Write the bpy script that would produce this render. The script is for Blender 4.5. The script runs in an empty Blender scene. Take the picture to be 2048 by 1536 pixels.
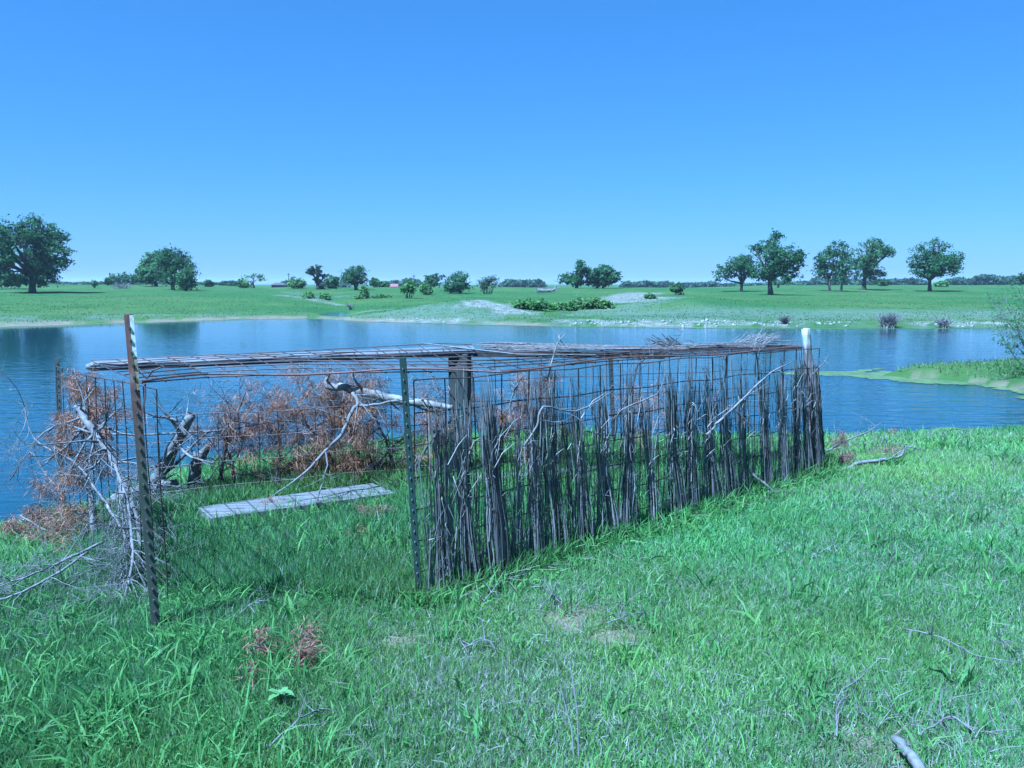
import bpy, math, random
import numpy as np
from mathutils import Vector, Quaternion

# ------------------------------------------------------------------ camera, world, sun
S = bpy.context.scene
COL = S.collection
CAM_H, F, CX, CY, HOR = 1.6, 1704.0, 1024.0, 768.0, 568.0
PITCH = math.atan((CY - HOR) / F)
cam_d = bpy.data.cameras.new("camera"); cam = bpy.data.objects.new("camera", cam_d); COL.objects.link(cam)
cam.location = (0, 0, CAM_H); cam.rotation_euler = (math.pi / 2 - PITCH, 0, 0)
cam_d.sensor_width = 36.0; cam_d.lens = F / 2048 * 36.0; cam_d.clip_end = 9000; cam_d.clip_start = 0.05
S.camera = cam

SUN_EL, SUN_ROT = math.radians(60), math.radians(-131)          # azimuth measured from +Y towards +X
w = bpy.data.worlds.new("World"); S.world = w; w.use_nodes = True
nt = w.node_tree; nt.nodes.clear()
sky = nt.nodes.new("ShaderNodeTexSky"); sky.sky_type = 'NISHITA'; sky.sun_disc = False
sky.sun_elevation = SUN_EL; sky.sun_rotation = SUN_ROT; sky.altitude = 200
sky.air_density = 1.0; sky.dust_density = 0.42; sky.ozone_density = 10.0
bg = nt.nodes.new("ShaderNodeBackground"); bg.inputs[1].default_value = 0.0605
wo = nt.nodes.new("ShaderNodeOutputWorld")
gm = nt.nodes.new("ShaderNodeGamma"); gm.inputs[1].default_value = 0.7     # softer zenith to horizon range
nt.links.new(sky.outputs[0], gm.inputs[0]); nt.links.new(gm.outputs[0], bg.inputs[0]); nt.links.new(bg.outputs[0], wo.inputs[0])

sd = bpy.data.lights.new("sun", 'SUN'); sd.energy = 5.0; sd.angle = math.radians(0.53); sd.color = (1.0, 0.96, 0.9)
sun = bpy.data.objects.new("sun", sd); COL.objects.link(sun)
to_sun = Vector((math.sin(SUN_ROT) * math.cos(SUN_EL), math.cos(SUN_ROT) * math.cos(SUN_EL), math.sin(SUN_EL)))
sun.rotation_euler = to_sun.to_track_quat('Z', 'Y').to_euler(); sun.location = (0, 0, 50)

vs = S.view_settings
vs.view_transform = 'Standard'; vs.look = 'None'; vs.gamma = 1.0; vs.use_curve_mapping = False
vs.exposure = 1.57
vs.use_white_balance = True; vs.white_balance_temperature = 3900; vs.white_balance_tint = 0
S.cycles.max_bounces = 6; S.cycles.transparent_max_bounces = 8; S.cycles.use_denoising = True

# ------------------------------------------------------------------ helpers: pixels, noise
CP, SP = math.cos(PITCH), math.sin(PITCH)
def ray(px, py):                       # direction with y = 1
    a = (px - CX) / F; b = (py - CY) / F
    y = CP - b * SP; z = -SP - b * CP
    return a / y, z / y
def W(px, py, y):                      # world point seen at a pixel, at depth y
    a, b = ray(px, py); return Vector((a * y, y, CAM_H + b * y))
def WZ(px, py, z):                     # world point seen at a pixel, at height z
    a, b = ray(px, py); y = (z - CAM_H) / b; return Vector((a * y, y, z))

_rt = np.random.default_rng(5).random((256, 256))
def vnoise(x, y):
    x = np.asarray(x, float); y = np.asarray(y, float)
    xi = np.floor(x).astype(int); yi = np.floor(y).astype(int)
    fx = x - xi; fy = y - yi; fx = fx * fx * (3 - 2 * fx); fy = fy * fy * (3 - 2 * fy)
    a = _rt[xi & 255, yi & 255]; b = _rt[(xi + 1) & 255, yi & 255]
    c = _rt[xi & 255, (yi + 1) & 255]; d = _rt[(xi + 1) & 255, (yi + 1) & 255]
    return (a * (1 - fx) + b * fx) * (1 - fy) + (c * (1 - fx) + d * fx) * fy
def fbm(x, y, o=4):
    s = 0; amp = 0.5; n = 0
    for i in range(o):
        s = s + amp * vnoise(x * 2 ** i + 17.3 * i, y * 2 ** i + 9.1 * i); n += amp; amp *= .5
    return s / n
def sstep(a, b, x):
    t = np.clip((x - a) / (b - a), 0, 1); return t * t * (3 - 2 * t)

# ------------------------------------------------------------------ terrain heights
WATER = -0.70
near_shore = np.array([(-60, -4), (-20, 3.0), (-9, 5.6), (-6, 6.6), (-4.7, 7.5), (-4.35, 8.6), (-3.4, 9.8), (-1.5, 10.9), (-.1, 11.6),
                       (2.2, 11.6), (4.5, 11.8), (6.5, 12.2), (8.2, 12.9), (10.6, 14.0), (14, 15.2), (40, 15.8), (90, 16)], float)
def poly_dist(P, x, y, closed=False):
    x = np.asarray(x, float); y = np.asarray(y, float)
    d = np.full(x.shape, 1e9)
    n = len(P)
    for i in range(n if closed else n - 1):
        a = P[i]; b = P[(i + 1) % n]; ab = b - a; L = ab @ ab
        t = np.clip(((x - a[0]) * ab[0] + (y - a[1]) * ab[1]) / L, 0, 1)
        d = np.minimum(d, np.hypot(x - a[0] - t * ab[0], y - a[1] - t * ab[1]))
    return d
def in_poly(P, x, y):
    c = np.zeros(np.shape(x), bool); n = len(P)
    for i in range(n):
        a = P[i]; b = P[i - 1]
        m = ((a[1] > y) != (b[1] > y)) & (x < (b[0] - a[0]) * (y - a[1]) / (b[1] - a[1] + 1e-12) + a[0])
        c ^= m
    return c
spit = np.array([(9.3, 21.4), (9.9, 20.9), (10.6, 19.9), (11.0, 18.9), (11.2, 18.0), (11.0, 17.2), (12.5, 16.6), (15, 16.2), (24, 15.9), (60, 15.9), (60, 30), (20, 25.5), (14, 24.0), (11.6, 22.9), (10.0, 22.2)], float)
FS_PX = np.array([-3000, -800, 0, 150, 300, 420, 540, 640, 720, 850, 1000, 1130, 1300, 1640, 2048, 2600, 4000], float)
FS_D = np.array([60, 46, 46.2, 48.5, 51.5, 54.5, 56.8, 57.2, 53, 50.6, 48, 46.7, 45.4, 44.4, 44.8, 46, 60], float)
def H(x, y):
    x = np.asarray(x, float); y = np.asarray(y, float)
    # near bank
    yn = np.interp(x, near_shore[:, 0], near_shore[:, 1])
    d = poly_dist(near_shore, x, y) * np.where(y < yn, 1, -1)
    d = d + .35 * (fbm(x * .7, y * .7) - .5) * np.clip(np.abs(x) / 3, .4, 1)
    zn = np.where(d > 0, WATER + .7 * (1 - np.exp(-np.maximum(d, 0) / 1.75)) + 0.02 * np.minimum(np.maximum(d, 0), 3), WATER + .3 * d)
    zn = zn + .05 * (fbm(x * .9 + 3, y * .9) - .5) * np.clip(d, 0, 1)
    # spit of land on the right
    ins = in_poly(spit, x, y); ds = poly_dist(spit, x, y, True)
    ds = np.where(ins, ds, -ds) + .5 * (fbm(x * .8 + 9, y * .8) - .5)
    zs = np.where(ds > 0, WATER + .34 * (1 - np.exp(-np.maximum(ds, 0) / .8)) + .03 * np.clip(ds, 0, 6), WATER + .3 * ds)
    # far land
    dist = np.maximum(y, .01)
    px = CX + F * x / dist
    fs = np.interp(px, FS_PX, FS_D) + 1.6 * (fbm(x * .22 + 40, y * .22) - .5)
    u = dist - fs
    du = dist - (fs - 44) * (1 - sstep(60, 105, dist))
    zf = np.interp(du, [0, 30, 44, 45.5, 48, 54, 62, 80, 110, 122, 150, 200, 300, 600, 3000, 9000],
                   [-3, -2.4, WATER, -.55, -.44, -.32, -.2, .0, .16, .3, .86, 1.05, 1.2, 1.45, 1.5, 1.5])
    zf = zf + .35 * np.exp(-((px - 150) / 330) ** 2) * sstep(70, 112, dist) * (1 - sstep(170, 300, dist))
    zf = zf + .85 * np.exp(-((px - 940) / 120) ** 2 - ((dist - 62) / 6) ** 2) * sstep(0, 6, u)
    zf = zf - .33 * np.exp(-((px - 660 - (dist - 57) * 1.2) / 55) ** 2) * sstep(0, 8, u) * (1 - sstep(85, 110, dist))
    zf = zf + .5 * np.exp(-((px - 1400) / 90) ** 2 - ((dist - 70) / 9) ** 2)
    zf = zf + (.50 * (fbm(x * .06, y * .06) - .5) + .16 * (fbm(x * .45, y * .45) - .5)) * sstep(0, 8, u) * (1 - sstep(300, 600, dist))
    zf = zf - 1.0 * sstep(430, 560, px) * (1 - sstep(1350, 1600, px)) * sstep(150, 225, dist)
    zf = np.where(y > 20, zf, -3)
    return np.maximum(np.maximum(zn, zs), np.maximum(zf, -3.0))
def Hs(x, y): return float(H(np.array([x]), np.array([y]))[0])
def hit(px, py, d0=44.0, d1=600.0, fallback=200.0):
    a, b = ray(px, py); d = np.concatenate([np.arange(d0, 200, .25), np.arange(200, d1, 1.0)])
    h = H(a * d, d); z = CAM_H + b * d
    k = np.nonzero(z < h)[0]
    return float(d[k[0]]) if len(k) else fallback
def near_hit(px, py):                  # ground point under a near pixel
    a, b = ray(px, py); d = np.arange(1.5, 24, .02); k = np.nonzero(CAM_H + b * d < H(a * d, d))[0]
    dd = float(d[k[0]]) if len(k) else 12.0
    return Vector((a * dd, dd, Hs(a * dd, dd)))

# ------------------------------------------------------------------ helpers: objects, materials
def tag(o, label=None, cat=None, group=None, kind=None):
    if label: o["label"] = label
    if cat: o["category"] = cat
    if group: o["group"] = group
    if kind: o["kind"] = kind
    return o
def empty(name, loc, label, cat, group=None):
    o = bpy.data.objects.new(name, None); COL.objects.link(o); o.location = loc; o.empty_display_size = .1
    return tag(o, label, cat, group)
class MB:
    def __init__(s): s.v = []; s.f = []; s.c = []; s.cc = None      # cc: tint given to what is added next
    def add(s, vs_, fs_):
        n = len(s.v); s.v.extend(vs_); s.f.extend([tuple(i + n for i in f) for f in fs_])
    def tube(s, pts, rad, sides=5, cap=True):
        pts = [Vector(p) for p in pts]
        if isinstance(rad, (int, float)): rad = [rad] * len(pts)
        n0 = len(s.v); t = (pts[1] - pts[0]).normalized()
        up = Vector((0, 0, 1)) if abs(t.z) < .9 else Vector((1, 0, 0))
        a = t.cross(up).normalized()
        for i, p in enumerate(pts):
            if i > 0:
                t2 = (pts[min(i + 1, len(pts) - 1)] - pts[i - 1])
                if t2.length > 1e-9: t = t2.normalized()
            a = (a - t * a.dot(t)); a = a.normalized() if a.length > 1e-6 else t.orthogonal().normalized()
            b = t.cross(a)
            for k in range(sides):
                th = 2 * math.pi * k / sides
                s.v.append(p + (a * math.cos(th) + b * math.sin(th)) * rad[i])
        for i in range(len(pts) - 1):
            for k in range(sides):
                k2 = (k + 1) % sides
                s.f.append((n0 + i * sides + k, n0 + i * sides + k2, n0 + (i + 1) * sides + k2, n0 + (i + 1) * sides + k))
        if s.cc is not None: s.c.extend([s.cc] * (len(s.v) - n0))
        if cap:
            s.f.append(tuple(n0 + k for k in range(sides))[::-1])
            m = n0 + (len(pts) - 1) * sides; s.f.append(tuple(m + k for k in range(sides)))
    def box(s, o, ax, ay, az):          # origin corner and three edge vectors
        o, ax, ay, az = map(Vector, (o, ax, ay, az))
        v = [o, o + ax, o + ax + ay, o + ay]; v += [p + az for p in v]
        s.add(v, [(3, 2, 1, 0), (4, 5, 6, 7), (0, 1, 5, 4), (1, 2, 6, 5), (2, 3, 7, 6), (3, 0, 4, 7)])
    def build(s, name, m, parent=None, smooth=False, bevel=0):
        off = Vector(parent.matrix_world.translation) if parent else Vector((0, 0, 0))
        if parent:
            off = Vector((0, 0, 0)); q = parent
            while q: off += q.location; q = q.parent
        me = bpy.data.meshes.new(name)
        me.from_pydata([tuple(Vector(p) - off) for p in s.v], [], s.f); me.update()
        if smooth: me.polygons.foreach_set("use_smooth", [True] * len(me.polygons))
        if s.c:
            at = me.color_attributes.new("tint", 'FLOAT_COLOR', 'POINT'); at.data.foreach_set("color", [q for c in s.c for q in (*c, 1.0)])
        o = bpy.data.objects.new(name, me); COL.objects.link(o); me.materials.append(m)
        if parent: o.parent = parent
        if bevel:
            b = o.modifiers.new("bevel", 'BEVEL'); b.width = bevel; b.segments = 2
        return o
def np_mesh(name, co, tris_or_quads, m, parent=None, col=None, smooth=False):
    """co (n,3); list of int arrays (k,3)/(k,4)"""
    off = np.zeros(3); q = parent
    while q: off += np.array(q.location); q = q.parent
    me = bpy.data.meshes.new(name); co = np.asarray(co, np.float32) - off.astype(np.float32)
    loops = np.concatenate([f.reshape(-1) for f in tris_or_quads]).astype(np.int32)
    tot = np.concatenate([np.full(len(f), f.shape[1]) for f in tris_or_quads]).astype(np.int32)
    st = np.concatenate([[0], np.cumsum(tot)[:-1]]).astype(np.int32)
    me.vertices.add(len(co)); me.vertices.foreach_set("co", co.reshape(-1))
    me.loops.add(len(loops)); me.loops.foreach_set("vertex_index", loops)
    me.polygons.add(len(tot)); me.polygons.foreach_set("loop_start", st); me.polygons.foreach_set("loop_total", tot)
    if smooth: me.polygons.foreach_set("use_smooth", np.ones(len(tot), bool))
    me.update(calc_edges=True)
    if col is not None:
        at = me.color_attributes.new("tint", 'FLOAT_COLOR', 'POINT')
        c4 = np.ones((len(co), 4), np.float32); c4[:, :3] = col; at.data.foreach_set("color", c4.reshape(-1))
    me.validate()
    o = bpy.data.objects.new(name, me); COL.objects.link(o); me.materials.append(m)
    if parent: o.parent = parent
    return o
def blades(P, D, L, Wd, droop, rng, col=None, flat=None):
    """curved tapered strips: 5 vertices each. returns co, [quads,tris], col"""
    n = len(P); L = np.broadcast_to(L, n)[:, None]; Wd = np.broadcast_to(Wd, n)[:, None]; droop = np.broadcast_to(droop, n)[:, None]
    D = D / np.linalg.norm(D, axis=1, keepdims=True)
    r = rng.normal(size=(n, 3)) * np.array([1, 1, .25]); sd_ = np.cross(D, r); sd_ /= np.linalg.norm(sd_, axis=1, keepdims=True) + 1e-9
    g = np.array([0, 0, -1.0])
    hd = D.copy(); hd[:, 2] *= .2
    p1 = P + D * L * .5 + g * droop * L * .14
    p2 = P + D * L * .92 + (g * .55 + hd * .35) * droop * L
    co = np.empty((n, 5, 3)); co[:, 0] = P - sd_ * Wd * .4; co[:, 1] = P + sd_ * Wd * .4
    co[:, 2] = p1 - sd_ * Wd * .5; co[:, 3] = p1 + sd_ * Wd * .5; co[:, 4] = p2
    b = np.arange(n)[:, None] * 5
    q = b + np.array([[0, 1, 3, 2]]); t = b + np.array([[2, 3, 4]])
    c = None if col is None else np.repeat(col, 5, axis=0)
    return co.reshape(-1, 3), [q, t], c
def cards(P, N, size, rng, col=None):
    """leaf quads with random roll"""
    n = len(P); N = N / (np.linalg.norm(N, axis=1, keepdims=True) + 1e-9)
    r = rng.normal(size=(n, 3)); a = np.cross(N, r); a /= np.linalg.norm(a, axis=1, keepdims=True) + 1e-9; b = np.cross(N, a)
    s = np.broadcast_to(size, n)[:, None]
    co = np.empty((n, 4, 3)); co[:, 0] = P - a * s; co[:, 1] = P + b * s * .6 + a * s * .1; co[:, 2] = P + a * s; co[:, 3] = P - b * s * .55
    return co.reshape(-1, 3), [np.arange(n)[:, None] * 4 + np.arange(4)[None]], None if col is None else np.repeat(col, 4, axis=0)

def newmat(name):
    m = bpy.data.materials.new(name); m.use_nodes = True; n = m.node_tree; n.nodes.clear()
    out = n.nodes.new("ShaderNodeOutputMaterial"); b = n.nodes.new("ShaderNodeBsdfPrincipled"); n.links.new(b.outputs[0], out.inputs[0])
    return m, n, b, out
def tex(n, kind, scale, detail=4, rough=.55, stretch=None, coord="Object"):
    tc = n.nodes.new("ShaderNodeTexCoord"); t = n.nodes.new("ShaderNodeTex" + kind)
    src = tc.outputs[coord]
    if stretch:
        mp = n.nodes.new("ShaderNodeMapping"); mp.inputs["Scale"].default_value = stretch; n.links.new(src, mp.inputs[0]); src = mp.outputs[0]
    n.links.new(src, t.inputs["Vector"]); t.inputs["Scale"].default_value = scale
    if kind == "Noise": t.inputs["Detail"].default_value = detail; t.inputs["Roughness"].default_value = rough
    return t.outputs[0]
def ramp(n, src, stops):
    r = n.nodes.new("ShaderNodeValToRGB"); e = r.color_ramp.elements
    while len(e) > 1: e.remove(e[-1])
    e[0].position = stops[0][0]; e[0].color = (*stops[0][1], 1)
    for p, c in stops[1:]:
        k = e.new(p); k.color = (*c, 1)
    n.links.new(src, r.inputs[0]); return r.outputs[0]
def simple(name, stops, scale, rough=.8, metal=0, stretch=None, bump=.3, bscale=None, bdist=.01):
    m, n, b, out = newmat(name)
    t = tex(n, "Noise", scale, 6, .6, stretch)
    n.links.new(ramp(n, t, stops), b.inputs["Base Color"]); b.inputs["Roughness"].default_value = rough; b.inputs["Metallic"].default_value = metal
    if bump:
        bp = n.nodes.new("ShaderNodeBump"); bp.inputs["Strength"].default_value = bump; bp.inputs["Distance"].default_value = bdist
        n.links.new(tex(n, "Noise", bscale or scale * 3, 5, .6, stretch), bp.inputs["Height"]); n.links.new(bp.outputs[0], b.inputs["Normal"])
    return m
def leafmat(name, rough=.5, transl=.3, spec=.4):
    m, n, b, out = newmat(name)
    a = n.nodes.new("ShaderNodeAttribute"); a.attribute_name = "tint"
    n.links.new(a.outputs[0], b.inputs["Base Color"]); b.inputs["Roughness"].default_value = rough; b.inputs["Specular IOR Level"].default_value = spec
    tr = n.nodes.new("ShaderNodeBsdfTranslucent"); n.links.new(a.outputs[0], tr.inputs[0])
    mx = n.nodes.new("ShaderNodeMixShader"); mx.inputs[0].default_value = transl
    n.links.new(b.outputs[0], mx.inputs[1]); n.links.new(tr.outputs[0], mx.inputs[2]); n.links.new(mx.outputs[0], out.inputs[0])
    return m
M = {}
M['grass'] = leafmat('grass_blade', .6, .48, .22)
M['reedt'] = leafmat('reed_stalk', .6, .3, .4)
M['leaf'] = leafmat('oak_leaf', .6, .4, .2)
M['needle'] = leafmat('dry_needle', .8, .15, .2)
M['bark'] = simple('dark_bark', [(.3, (.03, .026, .022)), (.7, (.09, .078, .065))], 6, .9, stretch=(3, 3, 1))
M['greywood'] = simple('bleached_wood', [(.25, (.05, .044, .04)), (.45, (.13, .118, .11)), (.75, (.27, .25, .235))], 22, .85, bump=.6, bdist=.004)
M['grey2'] = simple('dark_weathered_wood', [(.25, (.045, .04, .038)), (.45, (.11, .10, .095)), (.75, (.22, .205, .195))], 22, .85, bump=.6, bdist=.004)
M['palewood'] = simple('pale_barkless_wood', [(.25, (.08, .072, .066)), (.6, (.165, .153, .142)), (.8, (.26, .245, .23))], 18, .8, bump=.4, bdist=.003)
M['log'] = simple('peeling_log', [(.3, (.085, .068, .058)), (.46, (.15, .13, .115)), (.56, (.22, .20, .185)), (.8, (.32, .30, .28))], 14, .85, bump=.8, bdist=.006)
M['twig'] = simple('dark_twig', [(.3, (.035, .028, .025)), (.7, (.13, .11, .1))], 30, .9, bump=0)
M['reed'] = simple('dry_reed', [(.25, (.06, .045, .042)), (.45, (.15, .12, .11)), (.62, (.27, .225, .2)), (.8, (.46, .41, .37))], 55, .7, bump=0, stretch=(1, 1, .12))
M['thatch'] = simple('roof_reed', [(.25, (.035, .028, .027)), (.42, (.085, .07, .065)), (.58, (.16, .14, .13)), (.75, (.28, .255, .235))], 50, .7, bump=0)
M['wire'] = simple('rusty_wire', [(.35, (.035, .022, .02)), (.55, (.07, .04, .032)), (.75, (.12, .09, .085))], 9, .6, .4, bump=0)
M['rust'] = simple('red_rust', [(.3, (.07, .035, .026)), (.7, (.15, .08, .06))], 20, .8, bump=.3, bdist=.001)
M['board'] = simple('weathered_board', [(.35, (.04, .036, .034)), (.48, (.115, .108, .102)), (.62, (.15, .142, .135)), (.75, (.20, .19, .18))], 5, .85, stretch=(1, 7, 9), bump=.5, bdist=.004)
M['darkpost'] = simple('creosoted_timber', [(.3, (.018, .020, .017)), (.7, (.05, .052, .044))], 10, .85, stretch=(5, 5, .7), bump=.6, bdist=.005)
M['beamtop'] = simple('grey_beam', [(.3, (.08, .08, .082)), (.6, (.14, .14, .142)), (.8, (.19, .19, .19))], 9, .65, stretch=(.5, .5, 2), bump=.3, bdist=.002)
M['beamshade'] = simple('shaded_beam_front', [(.3, (.022, .024, .03)), (.7, (.06, .062, .07))], 9, .6, bump=.2, bdist=.002)  # shade on the beam's front face, put into the colour
M['rock'] = simple('pale_rock', [(.3, (.13, .125, .10)), (.7, (.26, .25, .225))], 6, .9, bump=.5)

# ------------------------------------------------------------------ ground sheet
def terrain():
    ang = np.concatenate([np.arange(-180, -48, 6), np.arange(-48, 48, .26), np.arange(48, 180, 6)])
    ang = np.radians(ang); r = np.concatenate([[.0], .4 * 1.0 ** 0 * np.exp(np.arange(0, math.log(2600 / .4), .021))])
    A, R = np.meshgrid(ang, r, indexing='ij'); x = R * np.sin(A); y = R * np.cos(A); z = H(x, y)
    na, nr = A.shape; co = np.stack([x, y, z], -1).reshape(-1, 3)
    i = np.arange(na)[:, None]; j = np.arange(nr - 1)[None]
    i2 = (i + 1) % na
    q = np.stack(np.broadcast_arrays(i * nr + j, i * nr + j + 1, i2 * nr + j + 1, i2 * nr + j), -1).reshape(-1, 4)
    xf, yf = co[:, 0], co[:, 1]; zf = co[:, 2]
    d = np.maximum(yf, .01); px = CX + F * xf / d; fs = np.interp(px, FS_PX, FS_D); u = d - fs
    bare = np.zeros(len(co)); dry = np.zeros(len(co)); soil = np.zeros(len(co))
    n1 = fbm(xf * .6, yf * .45); n2 = fbm(xf * 1.6 + 5, yf * .9)
    def blob(cx, cd, wx, wd, s=1.0, th=.5):      # centre column, depth, widths
        return s * np.exp(-((px - cx) / wx) ** 2 - ((d - cd) / wd) ** 2) * sstep(th - .12, th + .1, n2 * .6 + n1 * .4)
    bare += 2.0 * sstep(1090, 1160, px) * (1 - sstep(1540, 1640, px)) * np.exp(-((u - 2.0) / 1.5) ** 2) * sstep(.42, .55, n2)
    bare += 1.6 * sstep(1800, 1850, px) * np.exp(-((u - 2.0) / 1.2) ** 2) * sstep(.45, .58, n2)
    bare += 1.2 * np.exp(-((u - 1.0) / .9) ** 2) * sstep(640, 700, px) * (1 - sstep(960, 1010, px)) * sstep(.45, .58, n2)
    def streak(pts, wd, s=1.0):                      # pale worn track or cutting along ground points given as picture columns/rows
        P = []
        for a, b_ in pts:
            d_ = hit(a, b_); P.append((ray(a, b_)[0] * d_, d_))
        m_ = (yf > 40) & (yf < 160); o_ = np.zeros(len(co)); dd = poly_dist(np.array(P), xf[m_], yf[m_])
        dd = dd + wd * 1.6 * (n2[m_] - .5); o_[m_] = s * (1 - sstep(wd * .5, wd * 1.3, dd)) * (.45 + .9 * n1[m_]); return o_
    bare += streak([(955, 606), (985, 612), (1030, 624)], 1.5, 1.6) + streak([(1205, 600), (1240, 604), (1285, 594)], 3.0, 1.6) + streak([(850, 640), (905, 641)], 1.1, 1.4)
    bare += streak([(1225, 599), (1262, 590), (1290, 586)], 2.4, 1.5) + streak([(560, 590), (620, 598), (690, 612)], .8, .7) + streak([(690, 630), (735, 622), (780, 618)], .6, .7)
    dry += 1.3 * sstep(1180, 1260, px) * np.exp(-((u - 11) / 5) ** 2) * (.4 + n2)
    dry += .9 * np.exp(-((px - 850) / 140) ** 2 - ((d - 56) / 4) ** 2) + .9 * np.exp(-((u - 3.5) / 3.0) ** 2) * (d > 30) * sstep(.4, .6, n1)
    dry += streak([(1180, 628), (1240, 616), (1310, 604), (1345, 594)], 2.0, 1.1) + streak([(820, 622), (860, 626), (930, 628)], 2.2, .9) + streak([(580, 584), (650, 596), (740, 590)], 1.5, .7)
    soil += 1.6 * np.exp(-((u - .5) / .8) ** 2) * sstep(.38, .55, n1) * (d > 30) * (1 - sstep(1050, 1150, px))
    soil += 1.6 * np.exp(-((px - 1275) / 40) ** 2 - ((d - 96) / 6) ** 2)
    soil += .8 * (np.abs(zf - WATER - .03) < .06) * (d < 30) * sstep(.42, .58, n2)
    # bare spots in the near grass
    for cx, cy, rr in ((795, 1285, .09), (1150, 1235, .17), (1240, 1275, .10), (565, 1425, .14), (1760, 1490, .2), (2030, 1000, .12), (140, 1250, .16)):
        p = near_hit(cx, cy); soil += 1.6 * np.exp(-((xf - p.x) ** 2 + ((yf - p.y)) ** 2) / rr ** 2)
    m, n, b, out = newmat('pasture_ground')
    at = n.nodes.new("ShaderNodeAttribute"); at.attribute_name = "tint"
    sp = n.nodes.new("ShaderNodeSeparateColor"); n.links.new(at.outputs[0], sp.inputs[0])
    c = ramp(n, tex(n, "Noise", .35, 8, .7), [(.3, (.030, .066, .014)), (.5, (.040, .082, .018)), (.7, (.053, .097, .024))])
    def mix(fac, c1, c2):
        x = n.nodes.new("ShaderNodeMix"); x.data_type = 'RGBA'; n.links.new(fac, x.inputs[0]); n.links.new(c1, x.inputs[6])
        if isinstance(c2, tuple): x.inputs[7].default_value = (*c2, 1)
        else: n.links.new(c2, x.inputs[7])
        return x.outputs[2]
    def mth(op, a, bb):
        x = n.nodes.new("ShaderNodeMath"); x.operation = op; x.use_clamp = True
        n.links.new(a, x.inputs[0])
        if isinstance(bb, (int, float)): x.inputs[1].default_value = bb
        else: n.links.new(bb, x.inputs[1])
        return x.outputs[0]
    fine = tex(n, "Noise", 2.2, 8, .75)
    fr = ramp(n, fine, [(.42, (0, 0, 0)), (.6, (1, 1, 1))])
    big = ramp(n, tex(n, "Noise", .045, 6, .65), [(.42, (0, 0, 0)), (.62, (1, 1, 1))])
    c = mix(mth('MULTIPLY', big, .6), c, (.095, .115, .03))
    mid = ramp(n, tex(n, "Noise", .16, 7, .7), [(.48, (0, 0, 0)), (.62, (1, 1, 1))])
    c = mix(mth('MULTIPLY', mid, .45), c, (.026, .06, .018))
    c = mix(mth('MULTIPLY', fr, .35), c, (.062, .11, .03))
    dk = ramp(n, tex(n, "Noise", .9, 8, .8), [(.56, (0, 0, 0)), (.68, (1, 1, 1))])
    c = mix(mth('MULTIPLY', dk, .55), c, (.022, .048, .014))
    strw = ramp(n, tex(n, "Noise", 1.5, 8, .7), [(.3, (.15, .15, .15)), (.7, (.9, .9, .9))])
    c = mix(mth('MULTIPLY', mth('MULTIPLY', sp.outputs[1], .9), strw), c, (.13, .145, .115))
    c = mix(mth('MULTIPLY', sp.outputs[2], .85), c, ramp(n, fine, [(.3, (.1, .075, .05)), (.7, (.25, .19, .14))]))
    c = mix(mth('MULTIPLY', sp.outputs[0], .9), c, ramp(n, tex(n, "Noise", 1.6, 8, .8), [(.35, (.07, .08, .04)), (.5, (.16, .15, .125)), (.68, (.30, .285, .25))]))
    n.links.new(c, b.inputs["Base Color"]); b.inputs["Roughness"].default_value = .95; b.inputs["Specular IOR Level"].default_value = .1
    bp = n.nodes.new("ShaderNodeBump"); bp.inputs["Strength"].default_value = .7; bp.inputs["Distance"].default_value = .12
    n.links.new(tex(n, "Noise", 3.0, 8, .75), bp.inputs["Height"]); n.links.new(bp.outputs[0], b.inputs["Normal"])
    o = np_mesh("ground", co, [q], m, col=np.stack([np.clip(bare, 0, 1), np.clip(dry, 0, 1), np.clip(soil, 0, 1)], -1), smooth=True)
    tag(o, kind="structure")
terrain()

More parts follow.
